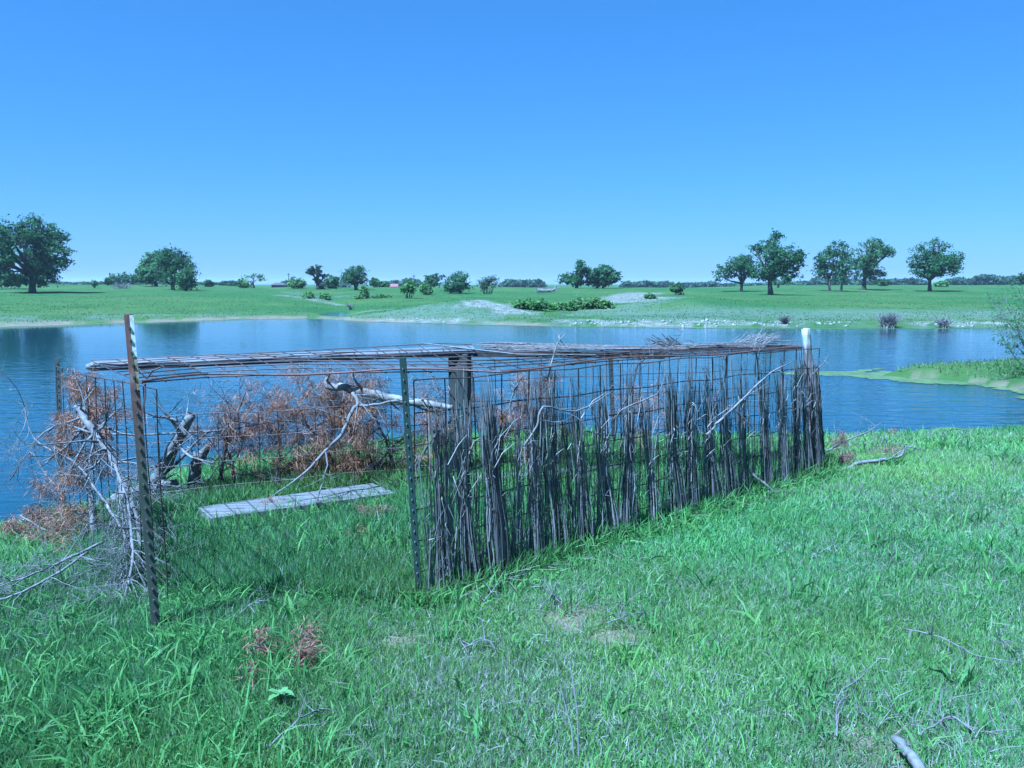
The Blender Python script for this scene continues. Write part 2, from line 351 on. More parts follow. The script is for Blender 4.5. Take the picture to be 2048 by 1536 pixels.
# ------------------------------------------------------------------ water
def water():
    m, n, b, out = newmat('pond_water')
    b.inputs["Base Color"].default_value = (.014, .036, .045, 1); b.inputs["Roughness"].default_value = .06; b.inputs["IOR"].default_value = 1.333
    geo = n.nodes.new("ShaderNodeNewGeometry")
    def nz(scale, st, det, rgh=.5):
        mp = n.nodes.new("ShaderNodeMapping"); mp.inputs["Scale"].default_value = st; mp.inputs["Rotation"].default_value = (0, 0, .25); n.links.new(geo.outputs["Position"], mp.inputs[0])
        t = n.nodes.new("ShaderNodeTexNoise"); t.inputs["Scale"].default_value = scale; t.inputs["Detail"].default_value = det; t.inputs["Roughness"].default_value = rgh
        n.links.new(mp.outputs[0], t.inputs["Vector"]); return t.outputs[0]
    a1 = nz(3.4, (.55, 1.2, 1), 3); a2 = nz(.9, (.5, 1.2, 1), 2)
    calm = nz(.05, (.5, 1.6, 1), 3, .6)
    mr = n.nodes.new("ShaderNodeMapRange"); n.links.new(calm, mr.inputs[0]); mr.inputs[1].default_value = .38; mr.inputs[2].default_value = .62; mr.inputs[3].default_value = .45; mr.inputs[4].default_value = 1.0
    sx = n.nodes.new("ShaderNodeSeparateXYZ"); n.links.new(geo.outputs["Position"], sx.inputs[0])
    # the water lies calmer in the sheltered far-left bay
    my = n.nodes.new("ShaderNodeMapRange"); n.links.new(sx.outputs[1], my.inputs[0]); my.inputs[1].default_value = 18; my.inputs[2].default_value = 40; my.inputs[3].default_value = 1.0; my.inputs[4].default_value = .55
    mx_ = n.nodes.new("ShaderNodeMapRange"); n.links.new(sx.outputs[0], mx_.inputs[0]); mx_.inputs[1].default_value = -22; mx_.inputs[2].default_value = 2; mx_.inputs[3].default_value = .04; mx_.inputs[4].default_value = .85
    m0 = n.nodes.new("ShaderNodeMath"); m0.operation = 'MULTIPLY'; n.links.new(my.outputs[0], m0.inputs[0]); n.links.new(mx_.outputs[0], m0.inputs[1])
    b1 = n.nodes.new("ShaderNodeBump"); b1.inputs["Distance"].default_value = .05
    mm = n.nodes.new("ShaderNodeMath"); mm.operation = 'MULTIPLY'; n.links.new(mr.outputs[0], mm.inputs[0]); n.links.new(m0.outputs[0], mm.inputs[1])
    n.links.new(mm.outputs[0], b1.inputs["Strength"]); n.links.new(a1, b1.inputs["Height"])
    b2 = n.nodes.new("ShaderNodeBump"); b2.inputs["Strength"].default_value = .5; b2.inputs["Distance"].default_value = .05
    m3 = n.nodes.new("ShaderNodeMath"); m3.operation = 'MULTIPLY'; n.links.new(m0.outputs[0], m3.inputs[0]); m3.inputs[1].default_value = .45; n.links.new(m3.outputs[0], b2.inputs["Strength"]); n.links.new(a2, b2.inputs["Height"]); n.links.new(b1.outputs[0], b2.inputs["Normal"])
    n.links.new(b2.outputs[0], b.inputs["Normal"])
    mb = MB(); mb.add([Vector(p) for p in ((-220, -6, WATER), (160, -6, WATER), (160, 75, WATER), (-220, 75, WATER))], [(0, 1, 2, 3)])
    tag(mb.build("pond_water", m), kind="structure")
water()
def algae():
    rng = np.random.default_rng(3); mb_v = []; q = []
    m, n, b, out = newmat('floating_algae')
    t = tex(n, "Noise", 2.5, 6, .7); n.links.new(ramp(n, t, [(.3, (.05, .075, .025)), (.7, (.13, .165, .05))]), b.inputs["Base Color"]); b.inputs["Roughness"].default_value = .6
    # grid of small flat cells kept where noise and closeness to a shore allow
    xs = np.arange(-14, 20, .12); ys = np.arange(7, 26, .12)
    X, Y = np.meshgrid(xs, ys, indexing='ij')
    z = H(X, Y); depth = WATER - z
    nn = fbm(X * .9, Y * .9 + 7, 5)
    keep = (depth > -.02) & (depth < .28) & (nn > .40 + depth * .75) & ~((X < -3.5) & (Y < 10))
    d2 = ((X - 8.6) / 1.6) ** 2 + ((Y - 21.9) / .55) ** 2
    keep |= (d2 < 1) & (nn > .4 + .15 * d2) & (depth > 0)
    d3 = 9 + ((X - 4.6) / 2.4) ** 2 + ((Y - 23.0) / .9) ** 2
    keep |= (d3 < 1) & (nn > .6) & (depth > 0)
    for x, y in zip(X[keep], Y[keep]):
        k = len(mb_v); s = .085
        mb_v += [(x - s, y - s, WATER + .004), (x + s, y - s, WATER + .004), (x + s, y + s, WATER + .004), (x - s, y + s, WATER + .004)]; q.append((k, k + 1, k + 2, k + 3))
    co = np.array(mb_v); co[:, :2] += rng.normal(0, .03, (len(co), 2)); co[:, 2] += rng.uniform(0, .003, len(co))
    tag(np_mesh("algae", co, [np.array(q)], m), kind="stuff", label="yellow green algae floating along the pond edge", cat="algae")
    # far shore film: thin green band
    a = []; qq = []
    pxs = np.arange(-60, 2110, 6.0)
    for p in pxs:
        fs = np.interp(p, FS_PX, FS_D); wdt = .15 + .6 * float(fbm(np.array([p * .012]), np.array([3.])))
        for dd in (fs + .6, fs - wdt): a.append(((p - CX) / F * dd, dd, WATER + .005))
    for i in range(len(pxs) - 1): qq.append((2 * i + 1, 2 * i + 3, 2 * i + 2, 2 * i))
    tag(np_mesh("shore_algae", np.array(a), [np.array(qq)], m), kind="stuff", label="thin green algae film along the far shoreline", cat="algae")
algae()

# ------------------------------------------------------------------ blind frame geometry
FPg = near_hit(839, 1204); RPg = near_hit(1636, 950)
wall_o = Vector((FPg.x, FPg.y, 0)); wall_v = Vector((RPg.x - FPg.x, RPg.y - FPg.y, 0)); WL = wall_v.length; wall_d = wall_v.normalized()
wall_n = Vector((wall_d.y, -wall_d.x, 0))      # towards the camera
def wall_pt(px, py):                            # point of the front wall plane under a pixel
    a, b = ray(px, py); nrm = wall_n
    d = Vector((a, 1, b)); t = (wall_o - Vector((0, 0, CAM_H))).dot(nrm) / d.dot(nrm)
    return Vector((0, 0, CAM_H)) + d * t
print("WALL", tuple(round(c, 2) for c in FPg), tuple(round(c, 2) for c in RPg), WL)

# ------------------------------------------------------------------ grass
def in_blind(x, y):
    P = np.array([(-3.5, 6.3), (-2.0, 4.4), (FPg.x, FPg.y), (RPg.x, RPg.y), (2.4, 8.2), (-.5, 8.0)])
    return in_poly(P, x, y) | (poly_dist(P, x, y, True) < .12)
PLK = np.array([tuple(WZ(a, b, .03)[:2]) for a, b in ((405, 1045), (800, 990), (745, 966), (396, 1014))])
SPOTS = [(near_hit(a, b_), r) for a, b_, r in ((795, 1285, .08), (1150, 1235, .15), (1240, 1275, .09), (565, 1425, .05), (1760, 1490, .12), (2030, 1000, .1))]
def grass():
    rng = np.random.default_rng(11)
    P, D, L, Wd, dr, C = [], [], [], [], [], []
    def patch(n, y0, y1, dens_far, hscale, wscale, tall=False):
        y = rng.uniform(y0, y1, n); n_w = .60 * y + 2.1; ok0 = rng.random(n) < n_w / (.60 * y1 + 2.1); y, n_w = y[ok0], n_w[ok0]; n = len(y); x = rng.uniform(-1, 1, n) * n_w
        z = H(x, y); ok = z > WATER + .06
        inb = in_blind(x, y)
        cl = fbm(x * 1.3 + 2, y * 1.3, 3); cl2 = fbm(x * 5, y * 5, 2); cl3 = fbm(x * .35 + 8, y * .35 + 1, 2)
        keep = ok & (rng.random(n) < np.clip(.6 + 1.1 * (cl2 - .35), .25, 1))
        for p, r in SPOTS: keep &= ~((np.hypot(x - p.x, y - p.y) < r * (.9 + 3.2 * (cl2 - .5))) & (rng.random(n) < .8))
        keep &= ~in_poly(PLK, x, y)
        x, y, z, inb, cl, cl2, cl3 = [a[keep] for a in (x, y, z, inb, cl, cl2, cl3)]; k = len(x)
        yn = np.interp(x, near_shore[:, 0], near_shore[:, 1])
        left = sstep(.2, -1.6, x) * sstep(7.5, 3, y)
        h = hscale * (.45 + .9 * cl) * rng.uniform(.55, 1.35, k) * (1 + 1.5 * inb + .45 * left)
        shore = np.exp(-((yn - y - .5) / .6) ** 2) * (x > 1)
        h *= 1 + .3 * shore * rng.random(k)
        az = rng.uniform(0, 2 * math.pi, k); tilt = rng.gamma(2.2, .24, k) * np.where(inb, .8, 1.1)
        tilt = np.clip(tilt, 0, 1.35)
        d = np.stack([np.cos(az) * np.sin(tilt), np.sin(az) * np.sin(tilt), np.cos(tilt)], 1)
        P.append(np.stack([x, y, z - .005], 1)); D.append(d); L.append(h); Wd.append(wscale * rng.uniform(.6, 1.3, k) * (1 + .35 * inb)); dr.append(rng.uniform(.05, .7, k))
        g1 = np.array([.15, .285, .072]); g2 = np.array([.245, .38, .085]); g3 = np.array([.23, .36, .16]); st = np.array([.37, .37, .31])
        r = rng.random((k, 1)); c = g1 * (1 - r) + np.where(rng.random((k, 1)) < .4, g2, g3) * r
        c *= (.85 + .4 * cl3)[:, None] * rng.uniform(.75, 1.25, (k, 1))
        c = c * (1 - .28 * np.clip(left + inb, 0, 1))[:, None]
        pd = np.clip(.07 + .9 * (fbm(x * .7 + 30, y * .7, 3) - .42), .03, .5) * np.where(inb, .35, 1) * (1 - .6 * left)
        hv = np.clip((fbm(x * .55 + 60, y * .55 + 20, 4)[:, None] - .42) * 2, -.15, .6)
        c = c * (1 + hv * np.array([.45, .15, -.2])) * (1 + .5 * (fbm(x * 1.8 + 5, y * 1.8, 3)[:, None] - .5))
        dm = rng.random(k) < pd
        c[dm] = st * rng.uniform(.5, 1.25, (dm.sum(), 1)); 
        C.append(c)
    patch(860000, 1.4, 4.6, 0, .070, .0033)
    patch(600000, 4.6, 8.2, 0, .080, .0048)
    patch(320000, 8.2, 15.5, 0, .09, .0095)
    # long arching blades: in the blind, along the wall foot and scattered through the turf
    def longb(x, y, hmin, hmax, wd, tilt, yel=.4):
        k = len(x); z = H(x, y); ok = (z > WATER + .03) & ~(in_poly(PLK, x, y) | (poly_dist(PLK, x, y, True) < .03)); x, y, z = x[ok], y[ok], z[ok]; k = len(x)
        az = rng.uniform(0, 2 * math.pi, k); tl = np.abs(rng.normal(tilt, .25, k))
        D.append(np.stack([np.cos(az) * np.sin(tl), np.sin(az) * np.sin(tl), np.cos(tl)], 1)); P.append(np.stack([x, y, z], 1))
        L.append(rng.uniform(hmin, hmax, k)); Wd.append(wd * rng.uniform(.6, 1.4, k)); dr.append(rng.uniform(.3, 1.0, k))
        r = rng.random((k, 1)); c = np.array([.12, .24, .06]) * (1 - r) + np.array([.21, .35, .085]) * r
        C.append(c * rng.uniform(.8, 1.2, (k, 1)))
    t = rng.uniform(-.02, 1.02, 5200); off = rng.normal(.02, .13, 5200)
    longb(wall_o.x + wall_v.x * t + wall_n.x * off, wall_o.y + wall_v.y * t + wall_n.y * off, .08, .26, .0075, .45)
    y = rng.uniform(4.6, 8.6, 24000); x = rng.uniform(-3.6, 2.3, 24000); m = in_blind(x, y) & (fbm(x * 2, y * 2, 3) > .42); longb(x[m], y[m], .13, .34, .0075, .4)
    x = rng.uniform(-3.4, 1.0, 9000); y = rng.uniform(7.2, 9.6, 9000); longb(x, y, .15, .42, .008, .4)
    # clumps
    def clumps(nc, per, xr, yr, h0, h1, spread, wd, tilt=.35):
        cy = np.sqrt(rng.uniform(yr[0] ** 2, yr[1] ** 2, nc)); cx = rng.uniform(*xr, nc) * cy
        x = np.repeat(cx, per) + rng.normal(0, spread, nc * per); y = np.repeat(cy, per) + rng.normal(0, spread, nc * per)
        longb(x, y, h0, h1, wd, tilt)
    clumps(330, 16, (-.7, .7), (2.1, 6.5), .07, .2, .035, .006)
    clumps(70, 9, (-.7, .7), (2.1, 5.5), .12, .26, .025, .009)
    clumps(260, 22, (-.7, -.2), (2.2, 5.5), .1, .22, .06, .0065, .6)
    clumps(300, 20, (.1, .75), (7, 14), .1, .25, .07, .009)
    # dark weeds on the right shoreline
    x = rng.uniform(5, 12, 4200); yn = np.interp(x, near_shore[:, 0], near_shore[:, 1]); longb(x, yn - rng.gamma(1.5, .25, 4200) - .1, .05, .22, .007, .3)
    P_, D_, L_, W_, d_, C_ = map(np.concatenate, (P, D, L, Wd, dr, C))
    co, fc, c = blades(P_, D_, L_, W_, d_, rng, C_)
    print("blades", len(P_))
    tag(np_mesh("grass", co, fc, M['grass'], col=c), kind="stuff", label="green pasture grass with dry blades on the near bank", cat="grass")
    # straw litter lying in the turf
    n = 7000; y = np.sqrt(rng.uniform(4, 110, n)); x = rng.uniform(-.7, .72, n) * y; z = H(x, y); ok = (z > WATER + .1); x, y, z = x[ok], y[ok], z[ok]; n = len(x)
    ms = fbm(x * .9 + 30, y * .9, 3) + rng.normal(0, .05, n) > .47; x, y, z = x[ms], y[ms], z[ms]; n = len(x)
    az = rng.uniform(0, 6.3, n); Dd = np.stack([np.cos(az), np.sin(az), rng.uniform(-.05, .5, n)], 1)
    cc = np.array([.3, .29, .23]) * rng.uniform(.6, 1.2, (n, 1))
    co, fc, c = blades(np.stack([x, y, z + rng.uniform(.015, .06, n)], 1), Dd, rng.uniform(.03, .10, n), rng.uniform(.0018, .004, n), .15, rng, cc)
    tag(np_mesh("straw_litter", co, fc, M['grass'], col=c), kind="stuff", label="bleached dead grass stems lying in the turf", cat="straw")
    # grass of the spit
    n = 16000; x = rng.uniform(9, 22, n); y = rng.uniform(15.8, 25, n); z = H(x, y); nn = fbm(x, y, 3); ok = in_poly(spit, x, y) & (z > WATER + .09) & (nn > .40); x, y, z = x[ok], y[ok], z[ok]; n = len(x)
    az = rng.uniform(0, 6.3, n); tl = rng.gamma(2, .2, n); Dd = np.stack([np.cos(az) * np.sin(tl), np.sin(az) * np.sin(tl), np.cos(tl)], 1)
    cc = np.array([.14, .22, .07]) * rng.uniform(.7, 1.5, (n, 1)); dm = rng.random(n) < .2; cc[dm] = (.25, .23, .17)
    co, fc, c = blades(np.stack([x, y, z], 1), Dd, rng.uniform(.06, .2, n), .02, rng.uniform(.1, .8, n), rng, cc)
    tag(np_mesh("spit_grass", co, fc, M['grass'], col=c), kind="stuff", label="grass covering the low spit of land on the right", cat="grass")
    # far pasture tussocks
    n = 45000; y = 44 * np.exp(rng.uniform(0, math.log(150 / 44), n) ** 1.0); x = rng.uniform(-.68, .68, n) * y
    z = H(x, y); u = y - np.interp(CX + F * x / y, FS_PX, FS_D); px = CX + F * x / y
    nn = fbm(x * .3, y * .3, 4)
    ok = (z > WATER + .12) & (nn > .38); x, y, z, u, px, nn = [a[ok] for a in (x, y, z, u, px, nn)]; n = len(x)
    az = rng.uniform(0, 6.3, n); tl = rng.gamma(2, .2, n); Dd = np.stack([np.cos(az) * np.sin(tl), np.sin(az) * np.sin(tl), np.cos(tl)], 1)
    cc = np.array([.085, .155, .040]) * rng.uniform(.85, 1.2, (n, 1))
    pd = .02 + .25 * np.exp(-((u - 9) / 6) ** 2) * sstep(1150, 1300, px) * sstep(.4, .6, nn) + .10 * np.exp(-((u - 3) / 3) ** 2); dm = rng.random(n) < pd
    cc[dm] = np.array([.17, .18, .13]) * rng.uniform(.8, 1.1, (dm.sum(), 1))
    L2 = rng.uniform(.04, .12, n) * np.where(dm, 1.5, 1.0)
    co, fc, c = blades(np.stack([x, y, z], 1), Dd, L2, rng.uniform(.03, .06, n), rng.uniform(.1, .8, n), rng, cc)
    tag(np_mesh("far_grass", co, fc, M['grass'], col=c), kind="stuff", label="pasture grass across the pond with pale dry stems", cat="grass")
    # shoreline rubble
    n = 700; px = rng.uniform(1130, 1700, n); px = np.where(rng.random(n) < .22, rng.uniform(1860, 2060, n), px); px = np.where(rng.random(n) < .05, rng.uniform(830, 940, n), px)
    u = np.abs(rng.normal(1.3, .8, n)) + .2; y = np.interp(px, FS_PX, FS_D) + u; x = (px - CX) / F * y; ok = vnoise(px * .02, u) > .3
    x, y = x[ok], y[ok]; z = H(x, y); n = len(x); s = rng.gamma(2, .025, n)[:, None, None]
    base = np.array([(1, 0, 0), (-1, 0, 0), (0, 1, 0), (0, -1, 0), (0, 0, .7), (0, 0, -.6)], float)
    v = base[None] * s * rng.uniform(.6, 1.4, (n, 6, 3)) + np.stack([x, y, z], 1)[:, None]
    f = np.array([(0, 2, 4), (2, 1, 4), (1, 3, 4), (3, 0, 4), (2, 0, 5), (1, 2, 5), (3, 1, 5), (0, 3, 5)])
    fc = (np.arange(n)[:, None, None] * 6 + f[None]).reshape(-1, 3)
    tag(np_mesh("rubble", v.reshape(-1, 3), [fc], M['rock']), kind="stuff", label="pale limestone rubble along the far waterline", cat="rubble")
grass()

# ------------------------------------------------------------------ trees and bushes
def crown_mesh(name, blobs3, parent, rng, col, leaf, per_m3, clump=.55, thin=.0, minc=10):
    Ps, Ns, Cs = [], [], []
    for (c, r) in blobs3:
        vol = 4.19 * r[0] * r[1] * r[2]; k = int(max(minc, min(300, 1.5 * per_m3 * vol)))
        u = rng.normal(size=(k, 3)); u /= np.linalg.norm(u, axis=1, keepdims=True)
        rad = rng.uniform(.25, 1.0, (k, 1)) ** .55 * rng.uniform(.85, 1.18, (k, 1))
        cc = c + u * rad * r; sz = clump * 2.2
        hole = vnoise(cc[:, 0] / sz + cc[:, 1] / sz * .7, cc[:, 2] / sz * 1.3 + cc[:, 1] / sz * .5)
        kk = (rng.random(k) > thin) & (hole > .28); cc = cc[kk]; u = u[kk]
        for ci, ui in zip(cc, u):
            nl = rng.integers(12, 22); cs = clump * rng.uniform(.6, 1.3)
            p = ci + rng.normal(size=(nl, 3)) * cs * np.array([.5, .5, .34])
            Ps.append(p); Ns.append(ui * .5 + rng.normal(size=(nl, 3)) * .6 + np.array([0, 0, .6]))
            Cs.append(np.array(col) * rng.uniform(.7, 1.35) * rng.uniform(.75, 1.25, (nl, 1)))
    P = np.concatenate(Ps); N = np.concatenate(Ns); C = np.concatenate(Cs)
    co, f, c = cards(P, N, leaf * rng.uniform(.6, 1.3, len(P)), rng, C)
    return np_mesh(name, co, f, M['leaf'], parent, c)
OAK = (.052, .105, .030); OAK2 = (.072, .132, .036); LIGHT = (.13, .20, .045); GREYG = (.085, .11, .06); BUSH = (.11, .19, .042)
def tree(name, label, cat, px, base, blobs, seed, col=OAK, trunk=.32, dist=None, leaf=.17, per=2.6, group=None, stems=None, thin=.0, fork=.35, clump=.55):
    """blobs: (px, py, rx, ry) in photograph pixels, turned into a crown with depth around the trunk"""
    rng = np.random.default_rng(seed); rnd = random.Random(seed)
    d = dist or hit(px, base); k = d / F
    a, b_ = ray(px, base); bx = a * d; bz = Hs(bx, d)
    root = empty(name, (bx, d, bz), label, cat, group)
    bl = []
    for (qx, qy, rx, ry) in blobs:
        rx *= 1.05; ry *= 1.08; qy += 2
        dy = rnd.uniform(-.35, .35) * rx * k * 1.2 if len(blobs) > 1 else 0
        c = np.array(W(qx, qy, d)); c[1] += dy
        bl.append((c, np.array([rx * k, max(rx, ry) * k * .9, ry * k])))
    cx = np.mean([b[0][0] for b in bl]); ext = max(abs(b[0][0] - cx) for b in bl)
    if len(blobs) > 2:                                   # give the crown its depth: extra masses in front and behind
        for (c, r) in list(bl):
            if rnd.random() < .5:
                s = rnd.choice((-1, 1)); bl.append((c * np.array([1, 1, 1]) + np.array([(cx - c[0]) * .45, s * (ext * .5 + r[1] * .4), -r[2] * .15]), r * .78))
    mb = MB(); tops = []
    zs_ = sorted(b[0][2] for b in bl); zlow = min(b[0][2] - b[1][2] for b in bl)
    for sx, tr in (stems or [(px, trunk)]):
        x0 = ray(sx, base)[0] * d; g = Hs(x0, d)
        zf = g + max(.6, (zs_[len(zs_) // 2] - g) * fork + .4)
        fk = Vector((x0 + rnd.uniform(-.2, .2), d, zf))
        mb.tube([(x0, d, g - .4), (x0, d, g + .25), (x0 * .5 + fk.x * .5, d, (g + zf) / 2), fk], [tr * 1.3, tr * .9, tr * .72, tr * .62], 8)
        tops.append((fk, tr))
    for (c, r) in bl:
        fk, tr = min(tops, key=lambda t: abs(t[0].x - c[0]))
        e = Vector(c); m1 = fk.lerp(e, .45) + Vector((rnd.uniform(-.4, .4), rnd.uniform(-.4, .4), rnd.uniform(-.3, .3)))
        mb.tube([fk - Vector((0, 0, .25)), m1, e, e + (e - m1) * .12], [tr * .6, tr * .38, tr * .2, tr * .06], 5)
        for _ in range(4):
            q = e + Vector((rnd.uniform(-1, 1) * r[0] * .85, rnd.uniform(-1, 1) * r[1] * .8, rnd.uniform(-.5, .9) * r[2] * .9))
            mb.tube([m1.lerp(e, rnd.random()), (m1 + q) / 2 + Vector((0, 0, .2)), q], [tr * .2, tr * .12, tr * .03], 4)
    mb.build("trunk", M['bark'], root, True)
    crown_mesh("crown", bl, root, rng, col, leaf, per, clump, thin)
    return root
def bush(name, label, cat, px, base, blobs, seed, col=BUSH, dist=None, leaf=.14, per=5, group=None, thin=0, stemcol='twig'):
    rng = np.random.default_rng(seed); rnd = random.Random(seed); d = dist or hit(px, base); k = d / F
    bx = ray(px, base)[0] * d; bz = Hs(bx, d); root = empty(name, (bx, d, bz), label, cat, group)
    mb = MB(); bl = []
    for (qx, qy, rx, ry) in blobs:
        c = np.array(W(qx, qy, d)); c[1] += rnd.uniform(-.2, .2) * rx * k; r = np.array([rx * k, rx * k * .85, ry * k]); bl.append((c, r))
        for _ in range(7):
            u = Vector((rnd.gauss(0, .5), rnd.gauss(0, .5), rnd.uniform(.1, .9))); q = Vector(c) + Vector((u.x * r[0], u.y * r[1], u.z * r[2]))
            s = Vector((bx * .6 + q.x * .4, d, 0)); s.z = Hs(s.x, d) - .05
            mb.tube([s, s.lerp(q, .5) + Vector((rnd.uniform(-.1, .1), 0, 0)), q], [.03, .018, .006], 4)
    mb.build("stem", M[stemcol], root)
    crown_mesh("foliage", bl, root, rng, col, leaf * 1.05, per, .36, thin, 38)
    return root
GT = "trees on the far pasture"
tree("oak_tree", "largest spreading oak on the left pasture, cut by the left frame edge", "tree", 65, 585,
     [(20, 470, 34, 28), (62, 455, 36, 24), (95, 478, 34, 26), (118, 508, 26, 24), (10, 510, 34, 26), (60, 500, 44, 30), (100, 530, 38, 20), (30, 540, 40, 22), (85, 555, 34, 14), (-25, 500, 30, 34), (75, 440, 18, 10)], 1, OAK, .5, group=GT, per=2.6)
tree("oak_tree", "paler round oak half hidden behind the darker oak, left pasture", "tree", 312, 571,
     [(300, 528, 24, 20), (322, 520, 22, 18), (290, 548, 18, 14), (318, 545, 26, 16)], 2, OAK2, .35, group=GT, dist=150, leaf=.3)
tree("oak_tree", "dense dark oak in front of the paler round one, left pasture", "tree", 346, 580,
     [(335, 515, 20, 16), (355, 520, 24, 22), (372, 538, 20, 22), (335, 545, 24, 22), (360, 552, 26, 18), (345, 505, 16, 9)], 3, OAK, .35, group=GT)
tree("oak_tree", "low bushy oak touching the right side of the dense dark oak", "tree", 372, 582,
     [(372, 548, 16, 18), (380, 562, 15, 14), (366, 565, 14, 12)], 4, OAK2, .25, group=GT, fork=.15)
tree("oak_tree", "small flat dark trees left of the paler round oak", "tree", 245, 571, [(232, 557, 18, 10), (258, 556, 20, 10), (275, 552, 14, 9)], 5, OAK, .3, dist=230, leaf=.4, per=.7, group=GT, clump=.9)
bush("bush", "low green bush left of the big oak at the frame edge", "bush", 12, 574, [(5, 558, 26, 16), (40, 562, 20, 12)], 6, OAK2, dist=135, leaf=.3, per=2.6)
bush("sapling", "small lone sapling between the big oak and the dark pair", "sapling", 188, 571, [(188, 565, 5, 6)], 7, OAK2, dist=140, leaf=.2, per=3)
bush("sapling", "tiny sapling just left of the flat dark trees", "sapling", 216, 572, [(216, 563, 4, 7)], 8, OAK2, dist=150, leaf=.2, per=3)
bush("bush", "small round bush right of the bushy low oak", "bush", 418, 571, [(418, 567, 9, 5)], 9, OAK2, dist=170, leaf=.3, per=2.6)
tree("willow_tree", "light yellow green willow left of centre on the far field", "tree", 508, 576, [(498, 560, 15, 11), (514, 557, 14, 11), (506, 553, 12, 8)], 10, LIGHT, .18, leaf=.2, per=2.2, group=GT, fork=.2)
bush("bush", "dark green bush at the left foot of the light willow", "bush", 485, 576, [(485, 567, 12, 9)], 11, OAK2, leaf=.2, per=2.5)
bush("bush", "first flat dark bush on the horizon left of the light willow", "bush", 460, 573, [(452, 567, 16, 5), (468, 568, 12, 5)], 12, OAK, dist=260, leaf=.5, per=.5)
bush("bush", "pale green round bush between the willow and the scraggly dark tree", "bush", 592, 577, [(586, 566, 13, 10), (600, 567, 10, 9)], 13, LIGHT, leaf=.2, per=2.5)
tree("oak_tree", "scraggly narrow dark tree with bare arms sticking out", "tree", 636, 579, [(636, 540, 12, 11), (640, 556, 13, 10), (634, 570, 12, 8), (618, 541, 5, 4), (652, 550, 5, 4)], 14, (.038, .06, .028), .4, leaf=.22, group=GT, per=1.8, clump=.4)
bush("bush", "mid green bush right of the scraggly dark tree", "bush", 664, 577, [(664, 564, 12, 11)], 15, OAK2, leaf=.25, per=2)
tree("oak_tree", "rounded dark oak left of the red roofed barn", "tree", 712, 580, [(700, 548, 18, 14), (718, 543, 17, 13), (728, 556, 13, 10), (692, 556, 14, 9), (712, 532, 9, 6), (710, 560, 20, 8)], 16, OAK, .32, group=GT)
bush("bush", "green bush between the rounded oak and the red roofed barn", "bush", 752, 576, [(748, 566, 14, 9), (768, 569, 10, 6)], 17, OAK2, dist=170, leaf=.3, per=1.2)
tree("oak_tree", "far dark oak behind and left of the wide oak, centre", "tree", 868, 576, [(858, 556, 13, 9), (874, 553, 13, 9), (868, 563, 17, 8)], 18, OAK, .3, dist=170, leaf=.3, group=GT, per=1.2)
tree("oak_tree", "wide low oak just left of the pale grey shrub, centre", "tree", 920, 587, [(902, 562, 18, 15), (922, 556, 19, 13), (940, 562, 14, 13), (915, 570, 24, 9), (898, 577, 10, 7)], 19, OAK, .3, group=GT)
bush("shrub", "pale grey sparse shrub right of the wide low oak", "shrub", 975, 580, [(968, 567, 16, 12), (984, 565, 14, 12), (976, 560, 12, 9)], 20, GREYG, dist=120, leaf=.12, per=2.2, thin=.2, stemcol='greywood')
bush("bush", "bright green upright bush left of the wide low oak", "bush", 815, 597, [(812, 582, 13, 13), (820, 574, 10, 9)], 21, BUSH, leaf=.16, per=4)
bush("bush", "smaller bright bush between the upright bush and wide oak", "bush", 854, 590, [(850, 577, 11, 12), (857, 583, 9, 7)], 22, BUSH, leaf=.16, per=4)
tree("oak_tree", "thin topped oak left of the round crowned oak, centre right", "tree", 1153, 578, [(1133, 555, 15, 11), (1160, 545, 10, 10), (1161, 528, 7, 9), (1150, 558, 20, 8), (1173, 538, 4, 4)], 23, OAK, .3, dist=150, leaf=.27, group=GT)
tree("oak_tree", "round crowned oak with two trunks, centre right", "tree", 1201, 578, [(1190, 548, 18, 15), (1208, 542, 17, 13), (1224, 552, 15, 12), (1203, 560, 28, 9)], 24, OAK, .3, dist=150, leaf=.27, group=GT, stems=[(1194, .25), (1206, .25)])
bush("bush", "round dark bush left of the right hand oak group", "bush", 1353, 590, [(1353, 577, 12, 11)], 25, OAK2, leaf=.2, per=4)
tree("oak_tree", "left leaning wide oak at the left of the tallest oak", "tree", 1482, 583, [(1452, 540, 20, 14), (1474, 525, 22, 16), (1495, 515, 14, 12), (1490, 545, 22, 14), (1440, 551, 12, 8), (1512, 540, 14, 16)], 26, OAK, .3, group=GT, per=2.6)
tree("oak_tree", "tallest oak in the middle of the right hand group", "tree", 1541, 590, [(1550, 478, 15, 14), (1535, 500, 26, 17), (1512, 495, 15, 8), (1575, 512, 26, 20), (1545, 530, 30, 20), (1590, 522, 18, 16), (1520, 548, 20, 12), (1575, 548, 22, 12), (1553, 468, 9, 6), (1600, 512, 11, 9)], 27, OAK, .42, group=GT, per=2.6)
tree("oak_tree", "small oak seen behind the tallest oak's trunk", "tree", 1556, 580, [(1560, 560, 20, 7), (1575, 553, 14, 7)], 28, OAK2, .25, dist=165, leaf=.3, per=.9, group=GT)
tree("oak_tree", "two trunked oak right of the tallest oak", "tree", 1668, 582, [(1650, 512, 18, 14), (1676, 497, 20, 15), (1655, 540, 24, 14), (1690, 530, 26, 20), (1640, 525, 12, 12), (1705, 550, 20, 10), (1680, 556, 22, 8)], 29, OAK, .25, group=GT, stems=[(1659, .24), (1682, .24)], per=2.6)
tree("oak_tree", "irregular oak with a raised right arm behind the two trunked one", "tree", 1728, 574, [(1740, 485, 20, 11), (1762, 498, 22, 11), (1720, 505, 22, 14), (1730, 530, 24, 18), (1752, 548, 18, 12), (1778, 502, 10, 8)], 30, OAK2, .45, dist=140, group=GT, per=2.6)
